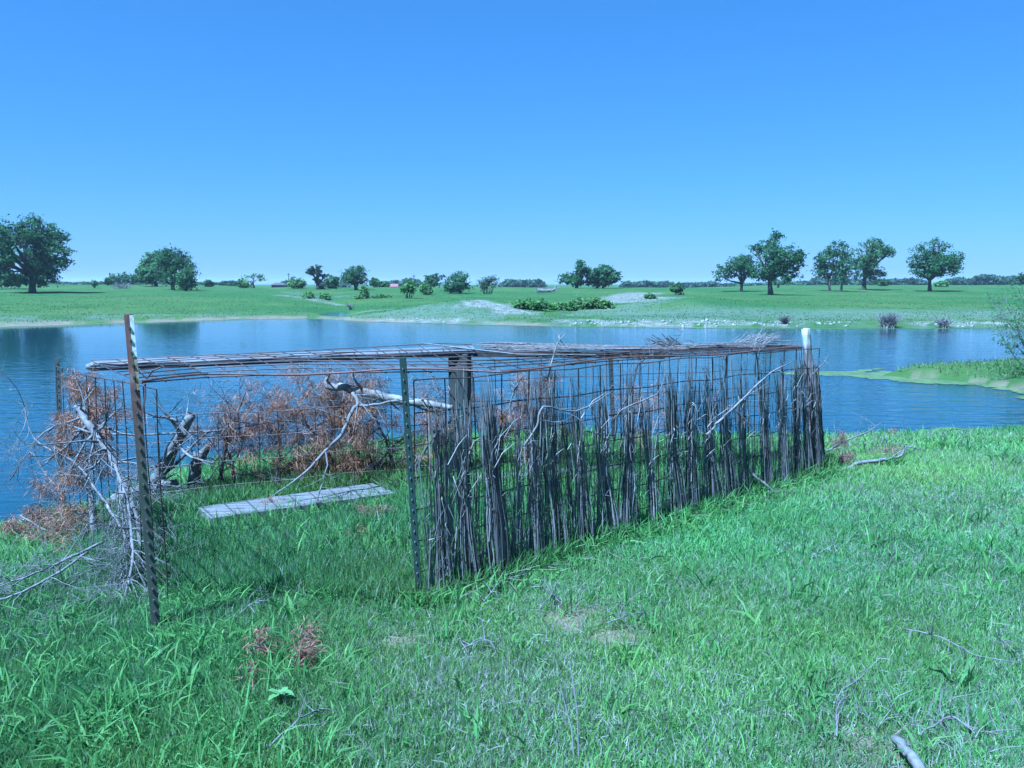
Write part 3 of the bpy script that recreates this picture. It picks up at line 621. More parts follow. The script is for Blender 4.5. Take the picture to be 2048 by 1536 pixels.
tree("oak_tree", "solitary evenly rounded oak at the far right", "tree", 1860, 572, [(1850, 500, 26, 16), (1875, 492, 22, 13), (1900, 517, 24, 16), (1835, 520, 18, 15), (1862, 522, 30, 20), (1885, 537, 30, 12), (1845, 540, 22, 12), (1915, 525, 14, 10), (1868, 484, 14, 8)], 31, OAK, .38, dist=135, group=GT, per=2.6)
# bushes on the bank
GB = "bushes in the eroded gully"
bush("bush", "leftmost low yellow green bush in the eroded gully, centre right", "bush", 1052, 618, [(1050, 609, 24, 6), (1078, 610, 18, 6)], 32, BUSH, leaf=.14, per=5, group=GB)
bush("bush", "middle low green bush in the gully, darker and flatter", "bush", 1115, 620, [(1108, 613, 24, 5), (1138, 614, 16, 4)], 33, BUSH, leaf=.14, per=5, group=GB)
bush("bush", "rightmost and tallest yellow green bush beside the white cutting", "bush", 1180, 618, [(1165, 609, 22, 7), (1190, 607, 22, 8), (1210, 610, 10, 5)], 34, (.12, .19, .045), leaf=.14, per=5, group=GB)
bush("bush", "small bush on the crest of the white cutting", "bush", 1300, 598, [(1300, 594, 9, 4)], 35, OAK2, leaf=.14, per=5)
bush("bush", "low leafy bush by the track below the scraggly tree", "bush", 632, 597, [(628, 592, 20, 6), (650, 594, 10, 5)], 36, BUSH, leaf=.14, per=5)
bush("bush", "low leafy bush below the rounded oak", "bush", 725, 598, [(727, 585, 8, 10), (722, 596, 14, 5), (760, 594, 12, 4)], 37, BUSH, leaf=.14, per=5)
def dead_shrub(label, px, base, w_, h_, seed, n=90, dist=None, m='greywood'):
    rnd = random.Random(seed); d = dist or hit(px, base); k = d / F; x = ray(px, base)[0] * d; z = Hs(x, d); mb = MB()
    for _ in range(n):
        s = Vector((x + rnd.gauss(0, .25) * w_ * k, d + rnd.gauss(0, .2) * w_ * k, z - .05))
        e = Vector((x + rnd.gauss(0, .55) * w_ * k, d + rnd.gauss(0, .4) * w_ * k, z + rnd.uniform(.4, 1) * h_ * k))
        mb.tube([s, s.lerp(e, .5) + Vector((rnd.uniform(-.1, .1), 0, .05)), e], [.022, .015, .006], 3, False)
        for _ in range(2):
            q = s.lerp(e, rnd.uniform(.4, .9)); mb.tube([q, q + Vector((rnd.uniform(-.3, .3), rnd.uniform(-.3, .3), rnd.uniform(.05, .3)))], [.01, .005], 3, False)
    tag(mb.build("dead_shrub", M[m]), label, "shrub")
dead_shrub("leafless purple grey shrub at the far waterline, below the right oaks", 1775, 655, 26, 30, 1, 130)
dead_shrub("small leafless grey shrub at the far waterline, right of the larger one", 1887, 655, 16, 18, 2, 70)
dead_shrub("small dark leafless shrub on the white rubble bank", 1570, 648, 9, 14, 3, 60, m='twig')
dead_shrub("low grey brush pile in the left pasture before the dark oaks", 243, 577, 26, 13, 4, 90)
dead_shrub("dry weed clump low on the left far bank", 700, 620, 8, 14, 5, 30)
def fallen_tree():
    rnd = random.Random(8); d = hit(1095, 585); mb = MB()
    mb.tube([W(1075, 580, d), W(1090, 582, d + .3), W(1108, 580, d), W(1112, 573, d), W(1110, 570, d)], [.3, .28, .22, .14, .05], 7)
    mb.tube([W(1104, 581, d), W(1114, 577, d - .5), W(1120, 575, d - .6)], [.12, .08, .03], 5)
    for _ in range(70):
        s = W(rnd.uniform(1072, 1105), rnd.uniform(578, 585), d + rnd.uniform(-1.2, 1.2)); mb.tube([s, s + Vector((rnd.uniform(-.8, .8), rnd.uniform(-.5, .5), rnd.uniform(-.1, .6)))], [.04, .01], 3, False)
    tag(mb.build("fallen_tree", M['greywood'], smooth=True), "grey fallen tree with upturned end lying on the far field crest", "fallen tree")
fallen_tree()
def treeline(name, label, segs, dist, seed, col, leaf=1.1):
    rng = np.random.default_rng(seed); P = []; C = []
    for (x0, x1, top, amp) in segs:
        n = int((x1 - x0) * 26); px = rng.uniform(x0, x1, n); d = dist + rng.uniform(-15, 25, n)
        edge = np.clip(np.minimum(px - x0, x1 - px) / 14, 0, 1) ** .5
        tp = top - amp * (fbm(px * .045, px * 0 + seed, 3) - .35) * 2
        b = np.array([ray(c, 577)[1] for c in (0,)])[0]
        gz = H((px - CX) / F * d, d); zt = CAM_H + (HOR - tp) / F * d; zt = gz + (zt - gz) * edge
        z = gz + (zt - gz) * rng.uniform(0, 1, n) ** .7
        P.append(np.stack([(px - CX) / F * d, d, z], 1)); cl = vnoise(px * .12, px * 0 + 3)
        C.append(np.array(col) * (.7 + .7 * cl[:, None]) * rng.uniform(.7, 1.3, (n, 1)))
    P = np.concatenate(P); C = np.concatenate(C); N = rng.normal(size=P.shape) + np.array([0, -.4, .6])
    co, f, c = cards(P, N, leaf * rng.uniform(.6, 1.3, len(P)), rng, C)
    tag(np_mesh(name, co, f, M['leaf'], col=c), kind="stuff", label=label, cat="treeline")
treeline("distant_woods", "dark wooded line on the horizon behind the oaks", [(-40, 60, 564, 4), (560, 610, 566, 3), (640, 700, 566, 4), (770, 850, 567, 3), (800, 850, 562, 4), (1000, 1090, 563, 4), (1240, 1345, 567, 4), (1345, 1440, 569, 3),
         (1580, 1640, 568, 3), (1615, 1660, 560, 4), (1640, 1850, 563, 4), (1760, 1830, 560, 3), (1880, 2080, 561, 5), (1930, 2080, 556, 5), (-60, 480, 570, 2), (1440, 1580, 571, 2)], 330, 4, (.055, .088, .048))
bush("bush", "pale green bush right of the two trunked oak on the horizon", "bush", 1772, 573, [(1765, 564, 14, 7)], 41, OAK2, dist=200, leaf=.4, per=1)
bush("bush", "pale green bush right of the solitary rounded oak's trunk", "bush", 1885, 574, [(1885, 568, 14, 6)], 42, BUSH, dist=190, leaf=.35, per=1)
tree("oak_tree", "dark tree crown at the right frame edge on the horizon", "tree", 2040, 570, [(2040, 556, 12, 9), (2050, 552, 8, 8)], 43, OAK, .3, dist=220, leaf=.35, per=1)

# barn and power poles
def barn():
    d = 230.; c = W(787, 572, d); g = Hs(c.x, d); r = empty("barn", (c.x, d, g), "small white barn with a red roof on the far horizon", "barn")
    hw = 1.1; mb = MB(); mb.box((c.x - hw, d, g), (2 * hw, 0, 0), (0, 4, 0), (0, 0, .7)); mb.build("wall", simple('white_wall', [(.3, (.55, .55, .52)), (.7, (.7, .7, .68))], 2), r)
    mb = MB(); z0 = g + .7; x0, x1 = c.x - hw - .2, c.x + hw + .2
    mb.add([Vector(p) for p in ((x0, d - .3, z0), (x1, d - .3, z0), (x1, d + 4.3, z0), (x0, d + 4.3, z0), (x0 + .3, d + 2, z0 + .75), (x1 - .3, d + 2, z0 + .75))],
           [(0, 1, 5, 4), (2, 3, 4, 5), (1, 2, 5), (3, 0, 4), (3, 2, 1, 0)])
    mb.build("roof", simple('red_roof', [(.3, (.17, .07, .06)), (.7, (.24, .10, .09))], 2), r)
barn()
def shed():
    d = 260.; c = W(556, 572, d); g = Hs(c.x, d); r = empty("shed", (c.x, d, g), "small dark roofed shed among bushes on the horizon, left of centre", "shed")
    mb = MB(); mb.box((c.x - 2, d, g), (4, 0, 0), (0, 3, 0), (0, 0, 1.)); mb.build("wall", M['darkpost'], r)
    mb = MB(); z0 = g + 1.; mb.add([Vector(p) for p in ((c.x - 2.3, d - .3, z0), (c.x + 2.3, d - .3, z0), (c.x + 2.3, d + 3.3, z0), (c.x - 2.3, d + 3.3, z0), (c.x - 1.2, d + 1.5, z0 + .7), (c.x + 1.2, d + 1.5, z0 + .7))],
           [(0, 1, 5, 4), (2, 3, 4, 5), (1, 2, 5), (3, 0, 4), (3, 2, 1, 0)]); mb.build("roof", M['bark'], r)
shed()
for px, top, lab in ((828, 549, "thin utility pole on the horizon right of the red roofed barn"), (578, 546, "thin utility pole on the horizon left of the scraggly tree")):
    d = 240.; c = W(px, 572, d); g = Hs(c.x, d); t = W(px, top, d); r = empty("utility_pole", (c.x, d, g), lab, "pole", "utility poles on the horizon")
    mb = MB(); mb.tube([(c.x, d, g - .3), (c.x, d, t.z)], [.14, .1], 6); mb.build("pole", M['bark'], r)
    mb = MB(); mb.box((c.x - .5, d - .15, t.z - .5), (1.0, 0, 0), (0, .12, 0), (0, 0, .12)); mb.build("crossarm", M['bark'], r)

# willow shrub on the spit
def spit_shrub():
    rnd = random.Random(21); rng = np.random.default_rng(21)
    bx, by = 12.1, 19.2; bz = Hs(bx, by); r = empty("willow_shrub", (bx, by, bz), "sparse grey stemmed willow shrub on the low spit at the right edge", "shrub")
    mb = MB(); pts = []
    for i in range(34):
        az = rnd.uniform(0, 6.28); ln = rnd.uniform(1.3, 2.1); tl = rnd.uniform(.15, 1.05)
        d = Vector((math.cos(az) * math.sin(tl), math.sin(az) * math.sin(tl), math.cos(tl))); p = Vector((bx + rnd.gauss(0, .12), by + rnd.gauss(0, .12), bz - .05)); path = [p.copy()]
        for s in range(6):
            d = (d + Vector((rnd.gauss(0, .1), rnd.gauss(0, .1), rnd.gauss(.02, .08)))).normalized(); p = p + d * ln / 6; path.append(p.copy())
            if s > 1:
                for _ in range(3):
                    e = (d + Vector((rnd.gauss(0, .5), rnd.gauss(0, .5), rnd.gauss(0, .4)))).normalized() * rnd.uniform(.2, .5); mb.tube([p, p + e * .5, p + e + Vector((0, 0, -.03))], [.006, .004, .002], 3, False)
                    for t in np.linspace(.2, 1, 6): pts.append(p + e * t)
        mb.tube(path, [.018, .016, .014, .012, .010, .007, .003], 4, False)
    mb.build("stem", M['greywood'], r)
    P = np.array([tuple(p) for p in pts]); P = P[rng.random(len(P)) < .8]; P = np.repeat(P, 2, 0) + rng.normal(0, .03, (len(P) * 2, 3)); n = len(P)
    C = np.array([.085, .17, .05]) * rng.uniform(.6, 1.4, (n, 1))
    co, f, c = blades(P, rng.normal(size=(n, 3)) + np.array([0, 0, .1]), rng.uniform(.05, .11, n), .014, .4, rng, C); np_mesh("foliage", co, f, M['leaf'], r, c)
spit_shrub()

# ------------------------------------------------------------------ steel posts
def steel_post(label, top, base, seed, green, rust_top=False, yaw=0., facew=.042, group="steel fence posts"):
    """T shaped steel post with a row of studs up its face; parts: post, white tip"""
    top, base = Vector(top), Vector(base); base = base - (top - base).normalized() * .12
    r = empty("fence_post", base, label, "fence post", group)
    ax = (top - base); L = ax.length; ax.normalize()
    fwd = Vector((math.sin(yaw), -math.cos(yaw), 0)); fwd = (fwd - ax * fwd.dot(ax)).normalized(); side = ax.cross(fwd).normalized()
    m, n, b, out = newmat('post_paint_%d' % seed)
    tc = n.nodes.new("ShaderNodeTexCoord"); sz = n.nodes.new("ShaderNodeSeparateXYZ"); n.links.new(tc.outputs["Object"], sz.inputs[0])
    nz = tex(n, "Noise", 30, 6, .7, (1, 1, .3))
    g = ramp(n, nz, [(.3, green), (.62, tuple(c * 1.5 for c in green)), (.72, (.10, .05, .035))])
    rs = ramp(n, nz, [(.3, (.10, .05, .036)), (.6, (.20, .10, .075)), (.75, (.3, .22, .18))])
    mr = n.nodes.new("ShaderNodeMapRange"); n.links.new(sz.outputs[2], mr.inputs[0])
    lo = (L - .75) if rust_top else L + 1; mr.inputs[1].default_value = lo; mr.inputs[2].default_value = lo + .45
    mx = n.nodes.new("ShaderNodeMix"); mx.data_type = 'RGBA'; n.links.new(mr.outputs[0], mx.inputs[0]); n.links.new(g, mx.inputs[6]); n.links.new(rs, mx.inputs[7])
    n.links.new(mx.outputs[2], b.inputs["Base Color"]); b.inputs["Roughness"].default_value = .55; b.inputs["Specular IOR Level"].default_value = .4
    mb = MB(); hw = facew / 2
    mb.box(base - side * hw, side * facew, -fwd * .005, ax * L)                      # face flange
    mb.box(base - side * .0035 - fwd * .005, side * .007, -fwd * .033, ax * L)       # web
    mb.build("post", m, r, bevel=.0012)
    kx, kz = (.004, .010) if rust_top else (.0028, .006); proto = None; s = .16
    while s < L - .02:                                                                # studs, each a part, sharing one mesh
        if proto is None:
            sb = MB(); q = r.location; sb.box(q - side * kx, side * 2 * kx, fwd * .008, ax * kz); sb.box(q - side * kx - ax * kz * .6 + fwd * .002, side * 2 * kx, fwd * .004, ax * kz * .55)
            proto = o = sb.build("stud", m if rust_top else M['beamtop'], r)
        else:
            o = proto.copy(); COL.objects.link(o); o.parent = r
        o.location = ax * s; s += .054
    return r, base, ax, L, side, fwd
tall_base = near_hit(313, 1268); tall_top = W(257, 628, tall_base.y - .02)
r, b0, ax, L, side, fwd = steel_post("tall rust topped steel post leaning left, nearest the camera", tall_top, tall_base, 1, (.05, .052, .038), True, yaw=.35, facew=.039)
mb = MB(); q = b0 + ax * (L - .19) + fwd * .0012
mb.box(q + side * .003, side * .0165, fwd * .0014, ax * .185); q2 = b0 + ax * (L - .30) + fwd * .0011; 
mb.build("paint_patch", simple('flaked_white', [(.45, (.72, .72, .7)), (.6, (.5, .48, .42))], 60, .6, bump=0), r)
mb = MB(); mb.box(b0 + ax * (L - .335) + fwd * .0012 + side * .0075, side * .012, fwd * .0012, ax * .142)
mb.build("paint_patch", simple('yellowed_paint', [(.4, (.42, .38, .2)), (.6, (.2, .14, .08))], 50, .6, bump=0), r)
fp_top = W(805, 715, FPg.y - .05)
steel_post("dark green steel post with pale studs at the front corner", fp_top, FPg, 2, (.016, .026, .020), yaw=-.25, facew=.034)
lp_g = W(122, 985, 6.25); lp_g.z = Hs(lp_g.x, 6.25)
steel_post("dark steel post standing beyond the left corner, against the water", W(114, 716, 6.3), lp_g, 3, (.05, .055, .05), yaw=.2, facew=.038)
g = Vector((ray(1228, 980)[0] * 7.9, 7.9, 0)); g.z = Hs(g.x, 7.9)
steel_post("thin dark steel post behind the reed wall, back side", W(1221, 712, 7.9), g, 4, (.03, .033, .033), yaw=0)
g = Vector((ray(1110, 980)[0] * 7.85, 7.85, 0)); g.z = Hs(g.x, 7.85)

# timber corner post, weathered right end post, beam
BPy = 6.8; bp = W(917, 705, BPy); g = Hs(bp.x, BPy)
mb = MB(); o = Vector((bp.x - .075, BPy, g - .2)); hgt = bp.z - .01 - o.z
mb.add([o, o + Vector((.15, -.03, 0)), o + Vector((.17, .11, 0)), o + Vector((.02, .14, 0)), o + Vector((-.01, 0, hgt)), o + Vector((.15, -.035, hgt)), o + Vector((.175, .11, hgt)), o + Vector((.02, .14, hgt))],
       [(3, 2, 1, 0), (4, 5, 6, 7), (0, 1, 5, 4), (1, 2, 6, 5), (2, 3, 7, 6), (3, 0, 4, 7)])
tag(mb.build("timber_post", M['darkpost'], bevel=.008), "thick square dark timber post at the back corner of the frame", "post")

def end_post():
    rnd = random.Random(4); base = RPg.copy(); top = W(1615, 660, RPg.y)
    r = empty("wooden_post", base, "weathered wooden post with a white top at the right end of the reed wall", "post")
    m, n, b, out = newmat('end_post_wood')
    tc = n.nodes.new("ShaderNodeTexCoord"); sz = n.nodes.new("ShaderNodeSeparateXYZ"); n.links.new(tc.outputs["Object"], sz.inputs[0])
    nz = tex(n, "Noise", 26, 6, .65, (1, 1, .12))
    dk = ramp(n, nz, [(.3, (.05, .04, .035)), (.5, (.13, .11, .1)), (.62, (.3, .27, .25)), (.75, (.5, .47, .44))])
    wt = ramp(n, nz, [(.35, (.14, .13, .125)), (.5, (.36, .35, .34)), (.7, (.46, .45, .44))])
    ad = n.nodes.new("ShaderNodeMath"); ad.operation = 'MULTIPLY_ADD'; n.links.new(nz, ad.inputs[0]); ad.inputs[1].default_value = .22; n.links.new(sz.outputs[2], ad.inputs[2])
    mr = n.nodes.new("ShaderNodeMapRange"); n.links.new(ad.outputs[0], mr.inputs[0]); Hh = (top - base).length; mr.inputs[1].default_value = Hh - .05; mr.inputs[2].default_value = Hh + .0
    mx = n.nodes.new("ShaderNodeMix"); mx.data_type = 'RGBA'; n.links.new(mr.outputs[0], mx.inputs[0]); n.links.new(dk, mx.inputs[6]); n.links.new(wt, mx.inputs[7])
    n.links.new(mx.outputs[2], b.inputs["Base Color"]); b.inputs["Roughness"].default_value = .85
    bpn = n.nodes.new("ShaderNodeBump"); bpn.inputs["Distance"].default_value = .01; n.links.new(nz, bpn.inputs["Height"]); n.links.new(bpn.outputs[0], b.inputs["Normal"])
    mb = MB(); N = 26; rings = []; sides = 14
    prof = [rnd.uniform(.85, 1.15) for _ in range(sides)]
    for i in range(N + 1):
        t = i / N; c = base.lerp(top, t); c = c + Vector((.012 * math.sin(t * 5), .01 * math.cos(t * 4), -.15 if i == 0 else 0))
        rad = .058 * (1 - .12 * t) * (1 - .32 * sstep(.72, .80, t)) 
        for k in range(sides):
            th = 2 * math.pi * k / sides; rr = rad * prof[k] * rnd.uniform(.93, 1.07); z = rnd.uniform(-.035, .02) if i == N else 0
            rings.append(c + Vector((math.cos(th) * rr, math.sin(th) * rr, z)))
    fs = [(i * sides + k, i * sides + (k + 1) % sides, (i + 1) * sides + (k + 1) % sides, (i + 1) * sides + k) for i in range(N) for k in range(sides)]
    fs.append(tuple(N * sides + k for k in range(sides))); mb.add(rings, fs); mb.build("post", m, r, True)
    mb = MB()
    for _ in range(70):                                   # peeling strips of bark
        th = rnd.uniform(0, 6.28); t = rnd.uniform(.02, .72); ln = rnd.uniform(.08, .3); c = base.lerp(top, t); c2 = base.lerp(top, min(.76, t + ln)); o = Vector((math.cos(th), math.sin(th), 0))
        mb.tube([c + o * .066, (c + c2) / 2 + o * .061, c2 + o * rnd.uniform(.056, .07)], [.004, .005, .002], 4, False)
    mb.build("bark_strip", M['twig'], r)
end_post()

BL = W(180, 728, 6.1); BR = W(925, 699, 6.78)
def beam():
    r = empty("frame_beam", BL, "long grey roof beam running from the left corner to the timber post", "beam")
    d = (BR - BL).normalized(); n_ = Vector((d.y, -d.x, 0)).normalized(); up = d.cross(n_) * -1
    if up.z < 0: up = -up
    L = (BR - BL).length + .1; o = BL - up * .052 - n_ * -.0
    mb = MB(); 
    for nm, mt, prof in (("shaded_channel", 'beamshade', [(0, 0), (0, .018), (.005, .019), (.005, .026), (0, .027), (0, .040), (-.085, .040), (-.085, 0)]),
                         ("lit_top_strip", 'beamtop', [(.002, .042), (-.018, .066), (-.075, .074), (-.085, .062), (-.085, .042)])):  # one beam in two tones: shaded front and sunlit top painted by material
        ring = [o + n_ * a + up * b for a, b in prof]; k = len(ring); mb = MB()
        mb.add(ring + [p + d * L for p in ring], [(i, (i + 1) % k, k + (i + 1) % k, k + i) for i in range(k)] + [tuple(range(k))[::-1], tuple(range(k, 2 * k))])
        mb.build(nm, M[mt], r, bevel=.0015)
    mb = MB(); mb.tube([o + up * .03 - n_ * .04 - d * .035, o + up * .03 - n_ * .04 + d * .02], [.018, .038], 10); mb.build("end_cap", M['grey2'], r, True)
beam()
BR2 = W(1330, 706, 6.95)
mb = MB(); p = W(945, 701, 6.85); d = BR2 - p; mb.box(p - Vector((0, 0, .05)), d, Vector((0, .06, 0)), Vector((0, 0, .05)))
tag(mb.build("roof_rail", M['darkpost'], bevel=.004), "dark wooden rail under the thatch right of the timber post", "rail")

# ------------------------------------------------------------------ welded wire panels
WR = .0033
def wobble(p, s=.006):
    return p + Vector((math.sin(p.x * 7 + p.z * 5) * s, math.cos(p.y * 6 + p.x * 4) * s, math.sin(p.x * 5 + p.y * 7) * s))
def grid_panel(name, label, fn, nu, nv, us=None, vs_=None, r=WR, seg=2, group="welded wire panels", mat='wire'):
    """fn(u,v)->Vector; wires at parameter lists us (lines of constant u) and vs_"""
    us = us if us is not None else [i / nu for i in range(nu + 1)]; vs_ = vs_ if vs_ is not None else [i / nv for i in range(nv + 1)]
    mb = MB()
    for u in us: mb.tube([wobble(fn(u, j / (nv * seg))) for j in range(nv * seg + 1)], r, 4, False)
    for v in vs_: mb.tube([wobble(fn(i / (nu * seg), v)) + Vector((0, 0, .001)) for i in range(nu * seg + 1)], r, 4, False)
    return tag(mb.build(name, M[mat]), label, "wire panel", group)
ftop = lambda u: 1.0
def front(u, v):
    p = wall_o + wall_v * (u * 1.0) - wall_n * .03; g = Hs(p.x, p.y) - .03
    t = wall_pt(815 + (1610 - 815) * u, 765 - 65 * u).z
    pt = wall_pt(815 + (1612 - 815) * 1, 700).z * u + wall_pt(815, 766).z * (1 - u)
    return Vector((p.x, p.y, g + (pt - g) * v))
nfr = int(WL / .2)
grid_panel("wire_panel", "upright wire panel carrying the reed bundles on the camera side", front, nfr, 7)
# left side wall
LA = Vector((ray(122, 900)[0] * 6.25, 6.25, 0)); LB = Vector((tall_base.x - .05, tall_base.y + .25, 0))
def leftw(u, v):
    p = LA.lerp(LB, u); g = Hs(p.x, p.y) - .02
    t = W(122, 735, 6.25).z * (1 - u) + 1.10 * u
    return Vector((p.x, p.y, g + (t - g) * v))
grid_panel("wire_panel", "wire panel closing the left end between the dark post and tall post", leftw, 12, 6)
# low back wall
BA = Vector((ray(235, 900)[0] * 6.2, 6.2, 0)); BB = Vector((bp.x - .1, BPy - .1, 0))
def backw(u, v):
    p = BA.lerp(BB, u); g = Hs(p.x, p.y) - .02; t = W(235, 838, 6.2).z * (1 - u) + W(880, 803, 6.7).z * u
    return Vector((p.x, p.y, g + (t - g) * v))
grid_panel("wire_panel", "low wire panel along the water side with a shooting gap above", backw, 17, 4)
BC = Vector((bp.x + .1, BPy + .1, 0)); BD = Vector((ray(1600, 800)[0] * 8.0, 8.0, 0))
def backr(u, v):
    p = BC.lerp(BD, u); g = Hs(p.x, p.y) - .02; t = .98; return Vector((p.x, p.y, g + (t - g) * v))
grid_panel("wire_panel", "taller wire panel at the back seen through the reed wall", backr, 16, 6, r=.0028)
# roof: back edge and front edge as matched curves
RB = [(0, 182, 722, 6.10), (.1, 335, 715, 6.2), (.25, 540, 706, 6.4), (.5, 880, 688, 6.76), (.64, 1090, 695, 6.85), (.8, 1350, 702, 6.95), (1, 1600, 696, RPg.y)]
RF = [(0, 285, 767, tall_base.y + .3), (.1, 418, 756, 4.45), (.25, 660, 747, 4.55), (.5, 1000, 744, None), (.64, 1200, 725, None), (.8, 1400, 711, None), (1, 1604, 699, None)]
def curve(tab, u):
    us = [t[0] for t in tab]; pts = [W(t[1], t[2], t[3]) if t[3] else wall_pt(t[1], t[2]) for t in tab]
    return Vector([float(np.interp(u, us, [p[k] for p in pts])) for k in range(3)])
_rb = [curve(RB, i / 200) for i in range(201)]; _rf = [curve(RF, i / 200) for i in range(201)]
def cl(tab, u):
    x = max(0, min(1, u)) * 200; i = min(199, int(x)); return tab[i].lerp(tab[i + 1], x - i)
def roof(u, v):
    p = cl(_rb, u).lerp(cl(_rf, u), v); s = math.sin(math.pi * v) * .02 * math.sin(u * 9); return p + Vector((0, 0, s))
mb = MB()
nu = 30
for i in range(nu + 1):
    u = i / nu; mb.tube([roof(u, j / 8) for j in range(9)], .0034, 4, False)
for v in (0, .2, .34, .48, .62, .74, .86, 1.0):
    mb.tube([roof(i / 60, v) + Vector((0, 0, .005)) for i in range(61)], .0034, 4, False)
rr = tag(mb.build("wire_panel", M['wire']), "sagging roof wire panel stretched between the beam and front edge", "wire panel", "welded wire panels")
mb = MB(); mb.tube([roof(i / 60, 1.0) + Vector((0, -.012, .012 + .012 * math.sin(i * .35))) for i in range(61)], .006, 6)
tag(mb.build("steel_rod", M['rust']), "rusty rod along the front edge of the wire roof", "rod")
mb = MB(); a = roof(0.0, .98); mb.tube([a + Vector((.02, 0, 0)), W(291, 790, tall_base.y + .2), W(283, 834, tall_base.y + .1)], .005, 5)
mb.tube([a + Vector((.03, 0, .02)), a + Vector((-.02, 0, .07)), a + Vector((-.035, 0, .1))], .004, 4); mb.tube([a + Vector((.03, 0, .02)), a + Vector((.06, 0, .06)), a + Vector((.1, 0, .075))], .004, 4)
tag(mb.build("tie_wire", M['wire']), "twisted tie wire joining the roof corner to the tall post", "wire")

# ------------------------------------------------------------------ boards
def plank(label, c4, thick, m='board', name="plank"):
    a, b, c, d = [Vector(p) for p in c4]; mb = MB(); dn = Vector((0, 0, -thick))
    mb.add([a, b, c, d, a + dn, b + dn, c + dn, d + dn], [(0, 1, 2, 3)[::-1], (4, 5, 6, 7), (0, 1, 5, 4)[::-1][::-1], (1, 2, 6, 5), (2, 3, 7, 6), (3, 0, 4, 7)])
    return tag(mb.build(name, M[m], bevel=.004), label, "plank")
zp = .055
plank("wide weathered grey plank lying in the grass inside the frame", [WZ(422, 1036, zp), WZ(790, 985, zp + .04), WZ(745, 966, zp + .04), WZ(396, 1014, zp)], .045)
plank("narrow grey board lying behind the reed wall", [WZ(930, 962, .1), WZ(1255, 934, .12), WZ(1250, 926, .12), WZ(932, 952, .1)], .05)

# ------------------------------------------------------------------ branches
def grow(mb, p, d, L, r, lvl, rnd, tips, wig=.16, kids=3, up=0., sides=5, spread=.75, seg=5):
    pts = [p.copy()]; rad = [r]; d = d.normalized()
    for i in range(seg):
        d = (d + Vector((rnd.gauss(0, wig), rnd.gauss(0, wig), rnd.gauss(up, wig)))).normalized(); p = p + d * (L / seg); pts.append(p.copy()); rad.append(r * (1 - .82 * (i + 1) / seg))
        if lvl > 0 and i >= 1:
            for _ in range(kids if rnd.random() < .8 else 0):
                e = (d + Vector((rnd.gauss(0, spread), rnd.gauss(0, spread), rnd.gauss(0, spread)))).normalized()
                grow(mb, p, e, L * rnd.uniform(.3, .55), rad[-1] * .55 + .0006, lvl - 1, rnd, tips, wig, max(1, kids - 1), up, 3 if lvl < 2 else 4, spread, 4)
        if lvl <= 1: tips.append((p.copy(), d.copy()))
    mb.tube(pts, rad, sides, lvl > 1)
def along(mb, pts, rads, rnd, tips, side_n=6, L=.3, lvl=1, sides=6, kids=2, up=0, spread=.8):
    """a main limb along a given path with side twigs"""
    P = []; R = []
    for i in range(len(pts) - 1):
        for k in range(4):
            t = k / 4; p0, p1, p2, p3 = pts[max(0, i - 1)], pts[i], pts[i + 1], pts[min(len(pts) - 1, i + 2)]
            q = .5 * ((2 * p1) + (p2 - p0) * t + (2 * p0 - 5 * p1 + 4 * p2 - p3) * t * t + (3 * p1 - p0 - 3 * p2 + p3) * t ** 3); j = rads[i] * .10 + .0015
            if i + k > 0: q = q + Vector((rnd.gauss(0, j), rnd.gauss(0, j), rnd.gauss(0, j)))
            P.append(q); R.append(rads[i] * (1 - t) + rads[i + 1] * t)
    P.append(pts[-1]); R.append(rads[-1]); mb.tube(P, R, sides)
    for _ in range(side_n):
        i = rnd.randrange(1, len(P) - 1); d = (P[i + 1] - P[i - 1]).normalized() * .5 + Vector((rnd.gauss(0, spread), rnd.gauss(0, spread), rnd.gauss(0, spread)))
        grow(mb, P[i], d, L * rnd.uniform(.5, 1.2), max(R[i] * .4, .0026), lvl, rnd, tips, kids=kids, up=up)
def needles(tips, parent, rng, n, col=(.29, .155, .09), L=(.025, .06), W_=.0026, hang=.6, pick=1.0, spread=.018):
    if not tips: return
    idx = rng.choice(len(tips), max(1, int(len(tips) * pick)), replace=False)
    T = np.array([tuple(tips[i][0]) for i in idx]); Dd = np.array([tuple(tips[i][1]) for i in idx])
    k = rng.integers(0, len(T), n); P = T[k] + rng.normal(0, spread, (n, 3)); D = Dd[k] * .7 + rng.normal(size=(n, 3)) * .5 + np.array([0, 0, -hang])
    C = np.array(col) * rng.uniform(.5, 1.5, (n, 1)) * (.7 + .6 * rng.random(len(T)))[k][:, None]
    co, f, c = blades(P, D, rng.uniform(*L, n), W_ * rng.uniform(.6, 1.4, n), .3, rng, C)
    np_mesh("needles", co, f, M['needle'], parent, c)
def branch(name, label, cat, path, rads, seed, m='greywood', side_n=6, L=.3, lvl=1, kids=2, ndl=0, up=0, group=None, spread=.8, sides=6, **kw):
    rnd = random.Random(seed); rng = np.random.default_rng(seed); mb = MB(); tips = []
    along(mb, path, rads, rnd, tips, side_n, L, lvl, sides, kids, up, spread)
    if ndl:
        r = empty(name, path[0], label, cat, group); mb.build("branch", M[m], r, True); needles(tips, r, rng, ndl, **kw); return r
    return tag(mb.build(name, M[m], smooth=True), label, cat, group)
GD = "dead branches piled on the frame"
y1 = 5.1
branch("dead_branch", "thick grey limb leaning from upper left down to the tall post", "branch", [W(153, 813, 5.3), W(190, 865, 5.15), W(240, 950, 4.95), W(275, 1050, 4.75), W(290, 1180, 4.55)], [.022, .023, .021, .017, .010], 1, m='grey2', side_n=34, L=.4, lvl=2, kids=2)
